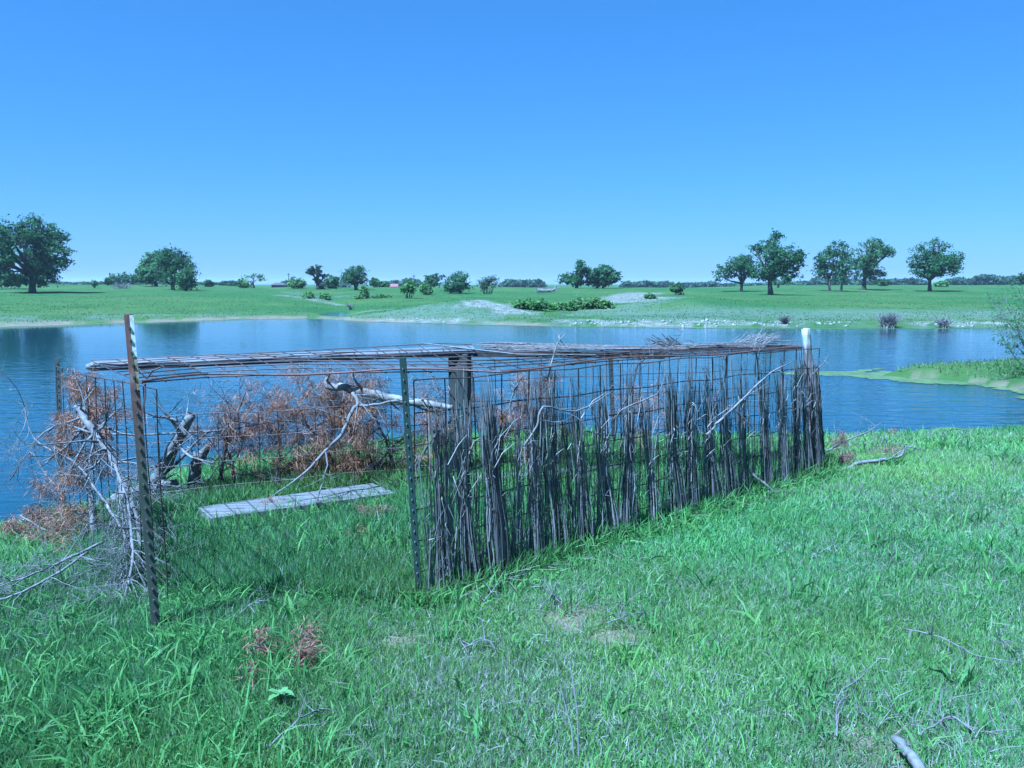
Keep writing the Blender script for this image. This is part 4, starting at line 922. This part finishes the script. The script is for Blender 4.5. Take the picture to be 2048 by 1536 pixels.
branch("dead_branch", "pale sweeping limb with fine twigs crossing the left corner", "branch", [W(45, 800, 5.4), W(70, 878, 5.3), W(150, 925, 5.1), W(200, 990, 4.9), W(245, 1060, 4.7), W(275, 1130, 4.5)], [.002, .004, .006, .008, .009, .008], 2, m='greywood', side_n=34, L=.36, lvl=2, kids=2)
branch("dead_branch", "tangle of fine bleached twigs hanging beside the tall post", "branch", [W(230, 930, 4.7), W(255, 1010, 4.5), W(266, 1100, 4.3), W(256, 1170, 4.15), W(236, 1215, 4.05)], [.009, .009, .008, .006, .003], 3, m='palewood', side_n=80, L=.3, lvl=2, kids=3, up=-.12)
branch("cedar_branch", "upright cedar stem with rusty needles inside the left corner", "cedar branch", [W(182, 1120, 5.1), W(186, 1040, 5.15), W(172, 940, 5.3), W(165, 850, 5.4), W(180, 770, 5.5)], [.022, .018, .012, .008, .003], 4, m='log', side_n=24, L=.2, lvl=1, kids=2, ndl=6500, pick=.7)
branch("cedar_branch", "rusty needled cedar branch reaching up left of the dark post", "cedar branch", [W(225, 880, 5.4), W(195, 830, 5.5), W(165, 790, 5.6), W(140, 768, 5.7)], [.012, .009, .006, .003], 5, side_n=12, L=.15, lvl=1, kids=2, ndl=2800)
branch("cedar_branch", "low brown cedar branch drooping towards the water at far left", "cedar branch", [W(130, 1010, 5.8), W(95, 1040, 5.9), W(45, 1080, 6.0), W(5, 1110, 6.1)], [.016, .012, .008, .004], 6, side_n=16, L=.2, lvl=1, kids=2, ndl=4500)
branch("cedar_branch", "brown cedar sprays heaped at the foot of the left corner", "cedar branch", [W(200, 1090, 5.2), W(150, 1070, 5.3), W(90, 1060, 5.5), W(40, 1030, 5.7)], [.014, .012, .008, .004], 7, side_n=22, L=.2, lvl=1, kids=3, ndl=6500, col=(.27, .16, .11))
branch("dead_branch", "long bare branch lying low across the bottom left grass", "branch", [W(205, 1085, 4.55), W(140, 1115, 4.35), W(70, 1148, 4.2), W(-20, 1175, 4.1)], [.008, .007, .005, .003], 8, m='greywood', side_n=26, L=.35, lvl=1, kids=2)
branch("dead_branch", "second bare branch below the long one at bottom left", "branch", [W(175, 1105, 4.35), W(100, 1155, 4.1), W(30, 1190, 3.95), W(-30, 1205, 3.9)], [.007, .006, .005, .003], 9, m='greywood', side_n=12, L=.28, lvl=1, kids=2)
branch("dead_branch", "dark twigs poking out over the water left of the dark post", "branch", [W(115, 975, 5.9), W(85, 940, 6.0), W(60, 905, 6.1), W(20, 960, 6.2)], [.010, .007, .005, .003], 10, m='twig', side_n=14, L=.35, lvl=1, kids=2)
branch("log", "thick peeling log leaning up to the right behind the tall post", "log", [W(300, 985, 6.5), W(325, 935, 6.45), W(355, 880, 6.4), W(383, 830, 6.35)], [.05, .05, .042, .034], 11, m='greywood', side_n=7, L=.5, lvl=1, kids=1, sides=9)
branch("log", "short broken stump standing in the grass by the low wire panel", "log", [W(388, 975, 6.6), W(392, 930, 6.6), W(405, 905, 6.6), W(418, 890, 6.6)], [.05, .045, .035, .02], 12, m='greywood', side_n=3, L=.25, lvl=0, sides=9)
branch("log", "brown log lying on the ground below the leaning log", "log", [W(215, 1008, 6.2), W(260, 988, 6.3), W(310, 975, 6.4), W(355, 965, 6.5)], [.04, .045, .04, .03], 13, m='log', side_n=4, L=.25, lvl=1, kids=1, sides=9)
branch("log", "driftwood log at the water edge left of the frame", "log", [W(30, 1050, 6.6), W(70, 1042, 6.7), W(118, 1036, 6.8)], [.03, .034, .03], 14, m='log', side_n=2, L=.2, lvl=0, sides=8)
branch("log", "horizontal barkless log with an upturned broken end, centre left", "log", [W(653, 755, 6.75), W(658, 772, 6.75), W(690, 775, 6.7), W(740, 788, 6.65), W(800, 800, 6.6), W(860, 808, 6.55), W(905, 815, 6.5)], [.012, .030, .03, .038, .034, .028, .02], 15, m='log', side_n=6, L=.3, lvl=1, kids=1, sides=9)
branch("dead_branch", "pale forked branch sweeping down from the horizontal log to the plank", "branch", [W(705, 785, 6.2), W(716, 808, 6.15), W(700, 830, 6.1), W(684, 868, 6.05), W(650, 902, 6.0), W(610, 945, 5.9), W(545, 992, 5.8)], [.014, .016, .015, .014, .012, .008, .004], 16, m='palewood', side_n=8, L=.3, lvl=1, kids=1)
branch("dead_branch", "pale branch running right from the fork towards the green post", "branch", [W(716, 812, 6.15), W(760, 808, 6.1), W(800, 800, 6.0), W(830, 795, 5.95)], [.012, .010, .008, .005], 17, m='palewood', side_n=7, L=.3, lvl=1, kids=1)
branch("dead_branch", "thin pale twig hanging down from the forked branch", "branch", [W(650, 902, 6.0), W(655, 930, 5.95), W(645, 965, 5.9), W(630, 1010, 5.8), W(605, 1045, 5.7)], [.007, .006, .005, .004, .002], 18, m='palewood', side_n=5, L=.2, lvl=1, kids=1)
branch("dead_branch", "crooked branch crossing the gap between tall post and leaning log", "branch", [W(285, 822, 6.2), W(310, 832, 6.25), W(345, 838, 6.3), W(362, 855, 6.3), W(372, 870, 6.3)], [.006, .009, .011, .012, .012], 19, side_n=8, L=.35, lvl=1, kids=1)
branch("dead_branch", "horizontal thin branch threaded through the low panel at left", "branch", [W(215, 868, 6.2), W(290, 870, 6.25), W(360, 865, 6.3), W(430, 862, 6.4), W(540, 845, 6.6)], [.008, .008, .007, .006, .003], 20, side_n=10, L=.3, lvl=1, kids=1)
GC = "rusty cedar branches along the water side"
k = 21
for lab, path, n_, pk in (
    ("dark twiggy cedar clump right of the broken stump", [W(470, 985, 6.6), W(465, 930, 6.65), W(450, 880, 6.7), W(480, 830, 6.75)], 3500, .5),
    ("thin cedar stem bending up left with a faded brown tip", [W(440, 960, 6.6), W(455, 880, 6.65), W(480, 810, 6.7), W(495, 775, 6.7)], 1800, .35),
    ("cedar branch with rusty needles over the left half of the plank", [W(540, 985, 6.6), W(560, 920, 6.7), W(560, 860, 6.8), W(600, 810, 6.8)], 7000, .8),
    ("arching cedar branch with drooping rusty sprays, middle of the low panel", [W(690, 975, 6.8), W(650, 900, 6.8), W(610, 850, 6.8), W(545, 840, 6.75)], 9000, .8),
    ("tall cedar branch with rusty needles touching the horizontal log", [W(640, 960, 6.9), W(660, 890, 6.9), W(665, 820, 6.85), W(650, 790, 6.8)], 8000, .8),
    ("dense brown cedar heap under the forked branch", [W(725, 985, 6.9), W(720, 920, 6.9), W(700, 860, 6.9), W(680, 810, 6.85)], 9500, .85),
    ("drooping orange brown cedar spray left of the green post", [W(790, 950, 6.9), W(775, 890, 6.85), W(755, 845, 6.8), W(740, 815, 6.8)], 7500, .7)):
    branch("cedar_branch", lab, "cedar branch", path, [.016, .012, .008, .003], k, m=('greywood' if k % 2 else 'twig'), side_n=30, L=.36, lvl=1, kids=3, ndl=n_, pick=pk, group=GC, hang=.9, L_=None) if False else \
    branch("cedar_branch", lab, "cedar branch", path, [.016, .012, .008, .003], k, m=('greywood' if k % 2 else 'twig'), side_n=30, L=.36, lvl=1, kids=3, ndl=int(n_ * .72), pick=pk * .6, group=GC, hang=.9, col=(.30, .155, .085)); k += 1
for lab, path, n_ in (
    ("cedar branch with orange needles behind the third reed bundle", [W(1010, 960, 7.2), W(1000, 900, 7.2), W(1005, 840, 7.15), W(1050, 800, 7.1)], 6000),
    ("cedar spray with brown needles behind the fifth reed bundle", [W(1080, 950, 7.2), W(1070, 880, 7.2), W(1090, 830, 7.2), W(1120, 800, 7.2)], 4500),
    ("sparse brown cedar twig hanging behind the tenth reed bundle", [W(1300, 940, 7.6), W(1290, 880, 7.6), W(1285, 830, 7.6), W(1330, 790, 7.6)], 2500),
    ("brown cedar branch between the timber post and green post", [W(890, 960, 6.9), W(870, 880, 6.95), W(880, 830, 7.0), W(900, 795, 7.0)], 3500)):
    branch("cedar_branch", lab, "cedar branch", path, [.016, .012, .008, .003], k, m='twig', side_n=18, L=.34, lvl=1, kids=2, ndl=n_, group=GC, hang=.9, col=(.30, .155, .085)); k += 1
branch("dead_branch", "dark knotted branch low between the plank and the green post", "branch", [W(830, 860, 6.8), W(790, 890, 6.8), W(750, 930, 6.8), W(700, 960, 6.8)], [.006, .010, .012, .014], 40, m='twig', side_n=22, L=.4, lvl=2, kids=2)
branch("dead_branch", "black twiggy branch curving down right of the green post", "branch", [W(930, 830, 6.6), W(890, 850, 6.6), W(850, 900, 6.6), W(820, 960, 6.6)], [.005, .010, .012, .016], 41, m='twig', side_n=14, L=.4, lvl=1, kids=2)
branch("dead_branch", "pale crooked branch rising behind the fourth reed bundle", "branch", [W(1035, 870, 6.6), W(1020, 820, 6.6), W(1030, 780, 6.6), W(1045, 750, 6.6)], [.010, .009, .008, .004], 42, m='palewood', side_n=6, L=.35, lvl=1, kids=1)
# brown sprigs on the turf
for i, (px, py, lab, n_) in enumerate(((515, 1330, "small rusty cedar sprig on the grass right of the tall post", 500), (612, 1308, "upper of the two rusty sprigs close together on the grass", 500), (600, 1352, "wider rusty sprig lying just below the upper one", 700), (492, 1386, "tiny brown sprig left of the broad leaved weed", 160),
                                       (745, 1060, "brown cedar spray in the grass right of the plank's end", 1600), (700, 1095, "brown cedar tuft lying in the dark grass below the plank", 900), (545, 1035, "brown cedar sprig in front of the plank's left half", 900), (520, 1138, "tiny rusty sprig in the grass between the two front posts", 250))):
    p = near_hit(px, py); rnd = random.Random(60 + i); rr_ = .022 + .000030 * n_
    branch("cedar_sprig", lab, "cedar sprig", [p + Vector((-rr_, 0, .03)), p + Vector((0, 0, .06 + rr_ * .3)), p + Vector((rr_, .02, .08))], [.003, .0025, .001], 60 + i, m='twig', side_n=10, L=rr_ * 1.6, lvl=0, ndl=int(n_ * .45), col=(.24, .12, .085), hang=.1, group="rusty cedar sprigs in the grass", L_=None) if False else \
    branch("cedar_sprig", lab, "cedar sprig", [p + Vector((-rr_, 0, .03)), p + Vector((0, 0, .06 + rr_ * .3)), p + Vector((rr_, .02, .08))], [.003, .0025, .001], 60 + i, m='twig', side_n=10, L=rr_ * 1.6, lvl=0, ndl=int(n_ * .45), col=(.24, .12, .085), hang=.1, group="rusty cedar sprigs in the grass")
# sticks leaning on the reed wall, fallen branches on the turf
def on_wall(px, py, out=.05): return wall_pt(px, py) + wall_n * out
branch("dead_branch", "long forked branch rising right across the reeds to the end post", "branch", [on_wall(1400, 868), on_wall(1430, 838), on_wall(1480, 790), on_wall(1530, 745), on_wall(1572, 722)], [.010, .009, .008, .006, .003], 43, m='greywood', side_n=10, L=.32, lvl=1, kids=2)
branch("dead_branch", "thin pale branch arching over the middle reed bundles", "branch", [on_wall(1160, 860), on_wall(1215, 868), on_wall(1225, 825), on_wall(1270, 800), on_wall(1325, 780)], [.004, .006, .006, .005, .002], 44, m='palewood', side_n=5, L=.25, lvl=1, kids=1)
branch("dead_branch", "pale branch slanting up between the fourth and seventh reed bundles", "branch", [on_wall(1035, 890), on_wall(1060, 850), on_wall(1075, 812), on_wall(1140, 820), on_wall(1215, 780)], [.005, .006, .006, .005, .002], 45, m='palewood', side_n=5, L=.22, lvl=1, kids=1)
branch("stick", "bark covered stick leaning out of the reeds onto the grass", "stick", [on_wall(1482, 932, .02), on_wall(1498, 962, .12), on_wall(1519, 993, .2)], [.014, .013, .007], 46, m='log', side_n=3, L=.15, lvl=0)
branch("stick", "thin straight reed stalk leaning against the middle of the wall", "stick", [on_wall(1410, 900, .03), on_wall(1422, 960, .08), on_wall(1434, 1030, .12)], [.004, .004, .004], 47, side_n=0)
branch("dead_branch", "spiky bare twig rising above the thatch near the right end", "branch", [on_wall(1518, 760, 0), on_wall(1514, 715, 0), on_wall(1510, 690, 0), on_wall(1520, 665, 0), on_wall(1527, 655, 0)], [.007, .006, .005, .004, .002], 48, m='palewood', side_n=9, L=.2, lvl=1, kids=2, up=.08)
branch("dead_branch", "thin bare twig rising above the roof over the fifth reed bundle", "branch", [on_wall(1095, 760, 0), on_wall(1105, 715, 0), on_wall(1120, 680, 0), on_wall(1140, 662, 0)], [.006, .005, .003, .0015], 49, m='greywood', side_n=7, L=.18, lvl=1, kids=1)
branch("dead_branch", "dark twig sticking up right from the middle of the thatch", "branch", [on_wall(1385, 705, -.2), on_wall(1400, 685, -.2), on_wall(1414, 663, -.2)], [.004, .003, .0015], 50, m='twig', side_n=2, L=.1, lvl=0)
branch("dead_branch", "thin twig pointing right from the white topped end post", "branch", [W(1625, 750, RPg.y - .1), W(1635, 738, RPg.y - .1), W(1650, 722, RPg.y - .1), W(1658, 708, RPg.y - .1)], [.005, .004, .003, .0015], 51, m='palewood', side_n=4, L=.12, lvl=0)
branch("dead_branch", "dark crooked branch behind the eleventh reed bundle", "branch", [wall_pt(1300, 850) - wall_n * .3, wall_pt(1335, 790) - wall_n * .3, wall_pt(1350, 735) - wall_n * .3, wall_pt(1355, 712) - wall_n * .2], [.008, .007, .006, .004], 52, m='twig', side_n=10, L=.25, lvl=1, kids=1)
branch("dead_branch", "dark crooked branch behind the reeds close to the right end", "branch", [wall_pt(1530, 880) - wall_n * .3, wall_pt(1500, 820) - wall_n * .3, wall_pt(1520, 765) - wall_n * .3, wall_pt(1500, 715) - wall_n * .2], [.009, .008, .007, .004], 53, m='twig', side_n=14, L=.3, lvl=1, kids=2)
G_ = lambda px, py, dz=.03: near_hit(px, py) + Vector((0, 0, dz))
branch("fallen_branch", "curved grey branch lying on the grass right of the end post", "branch", [G_(1650, 952), G_(1690, 945), G_(1720, 938, .05), G_(1765, 934, .06), G_(1800, 930, .08), G_(1812, 916, .1), G_(1850, 914, .06)], [.012, .016, .018, .016, .012, .008, .003], 54, side_n=12, L=.28, lvl=1, kids=2)
branch("fallen_branch", "thinner straight branch behind the curved grey one", "branch", [G_(1644, 930, .1), G_(1680, 918, .15), G_(1730, 905, .2), G_(1762, 893, .25)], [.010, .008, .006, .003], 55, side_n=8, L=.25, lvl=1, kids=2)
branch("cedar_branch", "faded brown cedar tuft on the grass beside the curved fallen branch", "cedar branch", [G_(1670, 945), G_(1682, 930, .1), G_(1680, 915, .2)], [.006, .004, .002], 56, m='twig', side_n=8, L=.15, lvl=1, kids=1, ndl=1200, col=(.2, .12, .09))
branch("cedar_branch", "faded brown cedar tuft under the thinner straight branch", "cedar branch", [G_(1770, 925), G_(1768, 910, .08), G_(1775, 895, .15)], [.006, .004, .002], 57, m='twig', side_n=8, L=.15, lvl=1, kids=1, ndl=800, col=(.2, .13, .09))
branch("log", "barkless log end poking into the bottom right of the picture", "log", [G_(1787, 1508, .05), G_(1808, 1526, .045), G_(1835, 1560, .04), G_(1850, 1600, .035)], [.014, .017, .018, .018], 58, m='grey2', side_n=0, sides=10)
GTW = "thin twigs lying in the grass"
for i, (lab, pts) in enumerate((
    ("long brown twig lying diagonally in the grass at right", [(1808, 1278), (1880, 1306), (1950, 1335), (2048, 1362)]),
    ("twig lying left to right near the bottom right corner", [(1838, 1497), (1900, 1472), (1950, 1488), (2040, 1494)]),
    ("grey forked twig below the dry patch, bottom right", [(1672, 1500), (1676, 1430), (1720, 1378), (1760, 1350)]),
    ("pale straight stalk in the grass below the green post", [(968, 1222), (1000, 1192), (1030, 1170)]),
    ("thin stalk lying left of the bare patch", [(1075, 1240), (1100, 1222), (1112, 1215)]),
    ("dark curved twig on the bare ground, centre", [(925, 1322), (960, 1310), (995, 1312)]),
    ("pale twig with side shoots right of the bare patch", [(1215, 1268), (1265, 1258), (1300, 1240)]),
    ("thin dark twig right of the tall post's foot", [(478, 1250), (510, 1232), (535, 1222)]),
    ("slanted grey twig crossing the bottom left turf", [(540, 1520), (600, 1480), (650, 1440)]),
    ("fine grey twig lying in the turf near the right edge", [(1990, 1290), (2020, 1330), (2050, 1350)]))):
    branch("twig", lab, "twig", [G_(a, b, .045 + .02 * (j % 2)) for j, (a, b) in enumerate(pts)], [.0035] + [.0028] * (len(pts) - 2) + [.0012], 70 + i, m='grey2', side_n=9, L=.12, lvl=1, kids=1, group=GTW)
def dead_weeds():
    for i, (px, py, w_, lab) in enumerate(((1660, 1400, .16, "patch of fine dead weed stems in the turf, bottom right"), (1900, 1470, .16, "sprawling dead weed stems near the bottom right corner"), (1720, 1130, .2, "pale dry weed tuft in the turf at right, above the long twig"), (1170, 1210, .12, "dry grass tuft standing at the bare patch"), (90, 1240, .14, "dead weed tangle in the grass at bottom left"))):
        rnd = random.Random(400 + i); c = near_hit(px, py); mb = MB()
        for _ in range(60):
            s = c + Vector((rnd.gauss(0, w_), rnd.gauss(0, w_), 0)); s.z = Hs(s.x, s.y) + .01; az = rnd.uniform(0, 6.3); L = rnd.uniform(.04, .13)
            e = s + Vector((math.cos(az) * L, math.sin(az) * L, rnd.uniform(.01, .09))); mb.tube([s, s.lerp(e, .5) + Vector((rnd.gauss(0, .006), rnd.gauss(0, .006), .012)), e], [.0016, .0013, .0006], 3, False)
        tag(mb.build("dead_weed", M['greywood']), lab, "dead weed", kind="stuff")
dead_weeds()
def stalks():
    rnd = random.Random(90); mb = MB()
    b = near_hit(1155, 1536 - 20)
    for px0, px1, py1 in ((1150, 1120, 1370), (1158, 1135, 1295)):
        t = W(px1, py1, b.y + .05); mb.tube([W(px0, 1545, b.y - .05), W((px0 + px1) / 2 + 8, (1545 + py1) / 2, b.y), t], [.003, .003, .0015], 5)
        for _ in range(5):
            q = W(px0, 1530, b.y).lerp(t, rnd.uniform(.4, .95)); mb.tube([q, q + Vector((rnd.uniform(-.04, .04), 0, rnd.uniform(.02, .06)))], [.0015, .0008], 3)
    tag(mb.build("dry_stalk", M['palewood']), "pair of tall pale dead stalks standing at the bottom centre", "stalk")
stalks()
def weed():
    p = near_hit(562, 1425); rnd = random.Random(7); r = empty("broadleaf_weed", p, "bright broad leaved weed in the turf at bottom left of centre", "weed")
    mb = MB(); mb.tube([p, p + Vector((0, 0, .07))], .004, 5); mb.build("stem", M['twig'], r)
    m, n, b, out = newmat('weed_leaf'); b.inputs["Base Color"].default_value = (.11, .19, .055, 1); b.inputs["Roughness"].default_value = .45
    for i in range(7):
        az = i * .95 + .3; d = Vector((math.cos(az), math.sin(az), .25 + .5 * (i % 2))).normalized(); s = Vector((-math.sin(az), math.cos(az), 0)); c = p + Vector((0, 0, .05 + .004 * i)); L = .06; mb = MB()
        v = [c, c + d * L * .35 + s * .014, c + d * L * .7 + s * .011 - Vector((0, 0, .006)), c + d * L - Vector((0, 0, .02)), c + d * L * .7 - s * .011 - Vector((0, 0, .006)), c + d * L * .35 - s * .014, c + d * L * .5 - Vector((0, 0, .006))]
        mb.add(v, [(0, 1, 6), (1, 2, 6), (2, 3, 6), (3, 4, 6), (4, 5, 6), (5, 0, 6)]); mb.build("leaf", m, r, True)
weed()

# ------------------------------------------------------------------ reed bundles on the front wall
ORD = ["first", "second", "third", "fourth", "fifth", "sixth", "seventh", "eighth", "ninth", "tenth", "eleventh", "twelfth", "thirteenth", "fourteenth", "fifteenth", "sixteenth", "seventeenth", "eighteenth", "nineteenth", "twentieth", "twenty first"]
# (px at mid height, half width px, top py, strands, look)
BUN = [(872, 15, 790, 55, "narrow leaning"), (925, 20, 790, 75, "widest, hiding the timber post"), (985, 24, 760, 130, "broad bushy"), (1030, 11, 800, 26, "ragged sparse"), (1058, 17, 745, 70, "tall loose"), (1094, 16, 735, 80, "tall one feathered at the top"), (1128, 8, 790, 18, "thin wispy"),
       (1157, 12, 728, 60, "slim tall"), (1196, 18, 770, 90, "stout forked"), (1246, 15, 745, 90, "stout dark"), (1290, 12, 800, 60, "thin bent"), (1336, 16, 775, 110, "thick, splayed at the foot"), (1374, 15, 725, 95, "thick straight"), (1408, 15, 755, 90, "lilac grey straight"), (1443, 13, 750, 70, "loose leaning"), (1481, 12, 745, 70, "narrow, with a bark stick beside it"),
       (1521, 11, 705, 80, "tall neat"), (1550, 12, 745, 75, "curved"), (1580, 11, 700, 95, "tall pointed"), (1600, 9, 735, 45, "thin, next to the last"), (1619, 10, 765, 80, "last, wrapped round the end post")]
def reeds():
    for i, (px, hw, top, n_, look) in enumerate(BUN):
        rnd = random.Random(200 + i); c = wall_pt(px, 900); g = Hs(c.x, c.y); zt = wall_pt(px, top).z
        dpt = c.y / F; half = hw * dpt / max(.35, wall_d.x) * 1.12; htop = wall_pt(px, 752 - 52 * (px - 820) / 790).z
        tie = .50 + rnd.uniform(-.12, .12); lean = rnd.gauss(0, .05); mb = MB(); pinch = rnd.uniform(.2, .6); lobes = [(rnd.uniform(-.75, .75), rnd.uniform(.12, .4), rnd.uniform(.8, 1.06)) for _ in range(rnd.choice((2, 3, 4)))]
        for _ in range(int(n_ * .72)):
            lc, lw, lh = rnd.choice(lobes); a = rnd.gauss(lc, lw); bq = rnd.uniform(-1, 1)
            h = g + (zt - g) * min(1.08, max(.3, lh - abs(rnd.gauss(0, .12)) if rnd.random() < .6 else rnd.uniform(.4, 1.0)))
            foot = g + (rnd.uniform(-.03, .05) if rnd.random() < .75 else rnd.uniform(.05, .35))
            
            if rnd.random() < .27: h = g + (htop - g) * rnd.uniform(.8, 1.06)
            slant = rnd.gauss(0, .03); jx = rnd.gauss(0, .006); ph = rnd.uniform(0, 6); pts = []; K = 6
            for j in range(K + 1):
                t = j / K; z = foot + (h - foot) * t; zz = (z - g) / max(.1, (zt - g))
                sp = 1.1 - pinch * math.exp(-((z - g - tie) / .14) ** 2) - .35 * max(0, zz - .6) + .35 * max(0, .3 - zz)
                off = a * half * sp + lean * (zz - .3) + slant * (zz - .5) * 2 + jx * math.sin(z * 11 + ph)
                p = c + wall_d * off + wall_n * (bq * .03 * sp + .03 + (.10 * (tie - (z - g)) if z - g < tie else -.09 * (z - g - tie))); p.z = z; pts.append(p)
            v = rnd.choice((.45, .6, .8, 1.0, 1.0, 1.3, 1.7)) * rnd.uniform(.8, 1.2); mb.cc = (.185 * v, .170 * v, .158 * v)
            rr_ = rnd.uniform(.0012, .0030); mb.tube(pts, [rr_] * K + [rr_ * .4], 3, False)
        for _ in range(int(n_ * .42)):                      # broken stalks and leaves sticking out
            z = g + rnd.uniform(.03, .75) * (zt - g); a = rnd.gauss(0, .6) * half; p = c + wall_d * a + wall_n * .04; p.z = z
            v = rnd.uniform(.7, 2.0); mb.cc = (.22 * v, .2 * v, .18 * v)
            e = wall_d * rnd.gauss(0, .07) + wall_n * rnd.uniform(0, .05) + Vector((0, 0, rnd.uniform(-.2, .2))); mb.tube([p, p + e * .5 + Vector((0, 0, .012)) + wall_d * rnd.gauss(0, .012), p + e - Vector((0, 0, rnd.uniform(0, .03)))], [.0024, .0018, .0007], 3, False)
        for _ in range(int(n_ * .08)):                      # fine feathery tops
            a = rnd.gauss(0, .5) * half; p = c + wall_d * a + wall_n * .02; p.z = g + (zt - g) * rnd.uniform(.6, .85); mb.cc = (.2, .18, .16)
            e = wall_d * rnd.gauss(0, .03) + Vector((0, 0, rnd.uniform(.12, .3))); mb.tube([p, p + e * .6, p + e + wall_d * rnd.gauss(0, .02)], [.0014, .0011, .0005], 3, False)
        tag(mb.build("reed_bundle", M['reedt']), "%s reed bundle from the green post, %s" % (ORD[i], look), "reed bundle", "reed bundles tied along the front panel")
reeds()
def stray_reeds():
    rnd = random.Random(333); mb = MB()
    for _ in range(380):
        px = rnd.uniform(860, 1630) if rnd.random() < .9 else rnd.uniform(843, 900); mb.cc = tuple(rnd.uniform(.6, 1.6) * q for q in (.2, .175, .165)); c = wall_pt(px, 900); g = Hs(c.x, c.y); h = rnd.uniform(.35, 1.0) * .98; ln = rnd.gauss(0, .05)
        mb.tube([c + wall_n * .02 + Vector((0, 0, g - c.z)), c + wall_n * .03 + wall_d * ln * .5 + Vector((0, 0, g - c.z + h * .5)), c + wall_n * .02 + wall_d * ln + Vector((0, 0, g - c.z + h))], [.0026, .0022, .001], 3, False)
    mb.cc = (.17, .155, .12)
    for _ in range(200):                                    # litter at the foot
        px = rnd.uniform(850, 1635); c = wall_pt(px, 900); c.z = Hs(c.x, c.y); c += wall_n * rnd.uniform(-.05, .22) + Vector((0, 0, rnd.uniform(.02, .07))); a = rnd.uniform(0, 6.3); e = Vector((math.cos(a), math.sin(a), rnd.gauss(0, .15))) * rnd.uniform(.05, .2)
        mb.tube([c, c + e], [.003, .0015], 3, False)
    tag(mb.build("stray_reeds", M['reedt']), "single loose reed stalks standing and lying between the bundles", "reeds", kind="stuff")
stray_reeds()
# thatch on the roof
def thatch(label, a_px, b_px, n_, seed, off=0., splay=0., spx=0):
    rnd = random.Random(seed); mb = MB()
    us = lambda px: float(np.interp(px, [t[1] for t in RB], [t[0] for t in RB]))
    for _ in range(n_):
        u0 = us(a_px) + rnd.uniform(-.02, .10) * 1; L = (us(b_px) - us(a_px)) * rnd.uniform(.45, .95); u0 = us(a_px) + (us(b_px) - us(a_px) - L) * rnd.random(); dv = rnd.uniform(-.02, .28); dz = abs(rnd.gauss(0, .014)); skew = rnd.gauss(0, .05); pts = []
        for j in range(7):
            t = j / 6; u = min(1, u0 + L * t); p = roof(u, max(-.1, min(1, dv + skew * (t - .5) + off))); z = .008 + dz
            if splay: z += splay * max(0, (t - .55)) ** 1.5 * rnd.uniform(.6, 1.3) if spx > 0 else splay * max(0, (.4 - t)) ** 1.5 * 1.4 * rnd.uniform(.5, 1.3)
            pts.append(p + Vector((0, 0, z)))
        rr_ = rnd.uniform(.002, .004); mb.tube(pts, [rr_] * 6 + [rr_ * .5], 3, False)
    tag(mb.build("reed_thatch", M['thatch']), label, "thatch", "reed thatch lying on the roof")
thatch("flat dark reeds on the roof right of the timber post", 940, 1330, 95, 1)
thatch("pale splayed reed ends on the roof above the middle bundles", 1290, 1440, 40, 2, splay=.22, spx=-1)
thatch("thick sagging reed mass on the roof between middle and right end", 1320, 1520, 140, 3, off=.12)
thatch("reddish reeds sweeping upward on the roof before the end post", 1370, 1560, 55, 4, splay=.28, spx=1)
thatch("thin reeds on the roof edge nearest the white topped post", 1480, 1600, 30, 5)
mb = MB(); p = [roof(.47, .02), roof(.52, .25), roof(.57, .5), roof(.66, .72)]
mb.tube([q + Vector((0, 0, .02)) for q in p], [.004, .006, .005, .002], 5); tag(mb.build("stick", M['palewood']), "single white stick lying on the wire roof by the timber post", "stick")

# ------------------------------------------------------------------ thin air haze over the far pasture
def haze():
    m = bpy.data.materials.new("air_haze"); m.use_nodes = True; n = m.node_tree; n.nodes.clear()
    out = n.nodes.new("ShaderNodeOutputMaterial"); v = n.nodes.new("ShaderNodeVolumePrincipled")
    v.inputs["Color"].default_value = (.85, .92, 1.0, 1); v.inputs["Density"].default_value = .00024; v.inputs["Anisotropy"].default_value = .2
    n.links.new(v.outputs[0], out.inputs["Volume"])
    mb = MB(); mb.box((-2900, -2900, -4.2), (5800, 0, 0), (0, 5800, 0), (0, 0, 22)); o = mb.build("haze", m); tag(o, kind="stuff", label="thin bluish air haze over the far pasture", cat="haze")
haze()
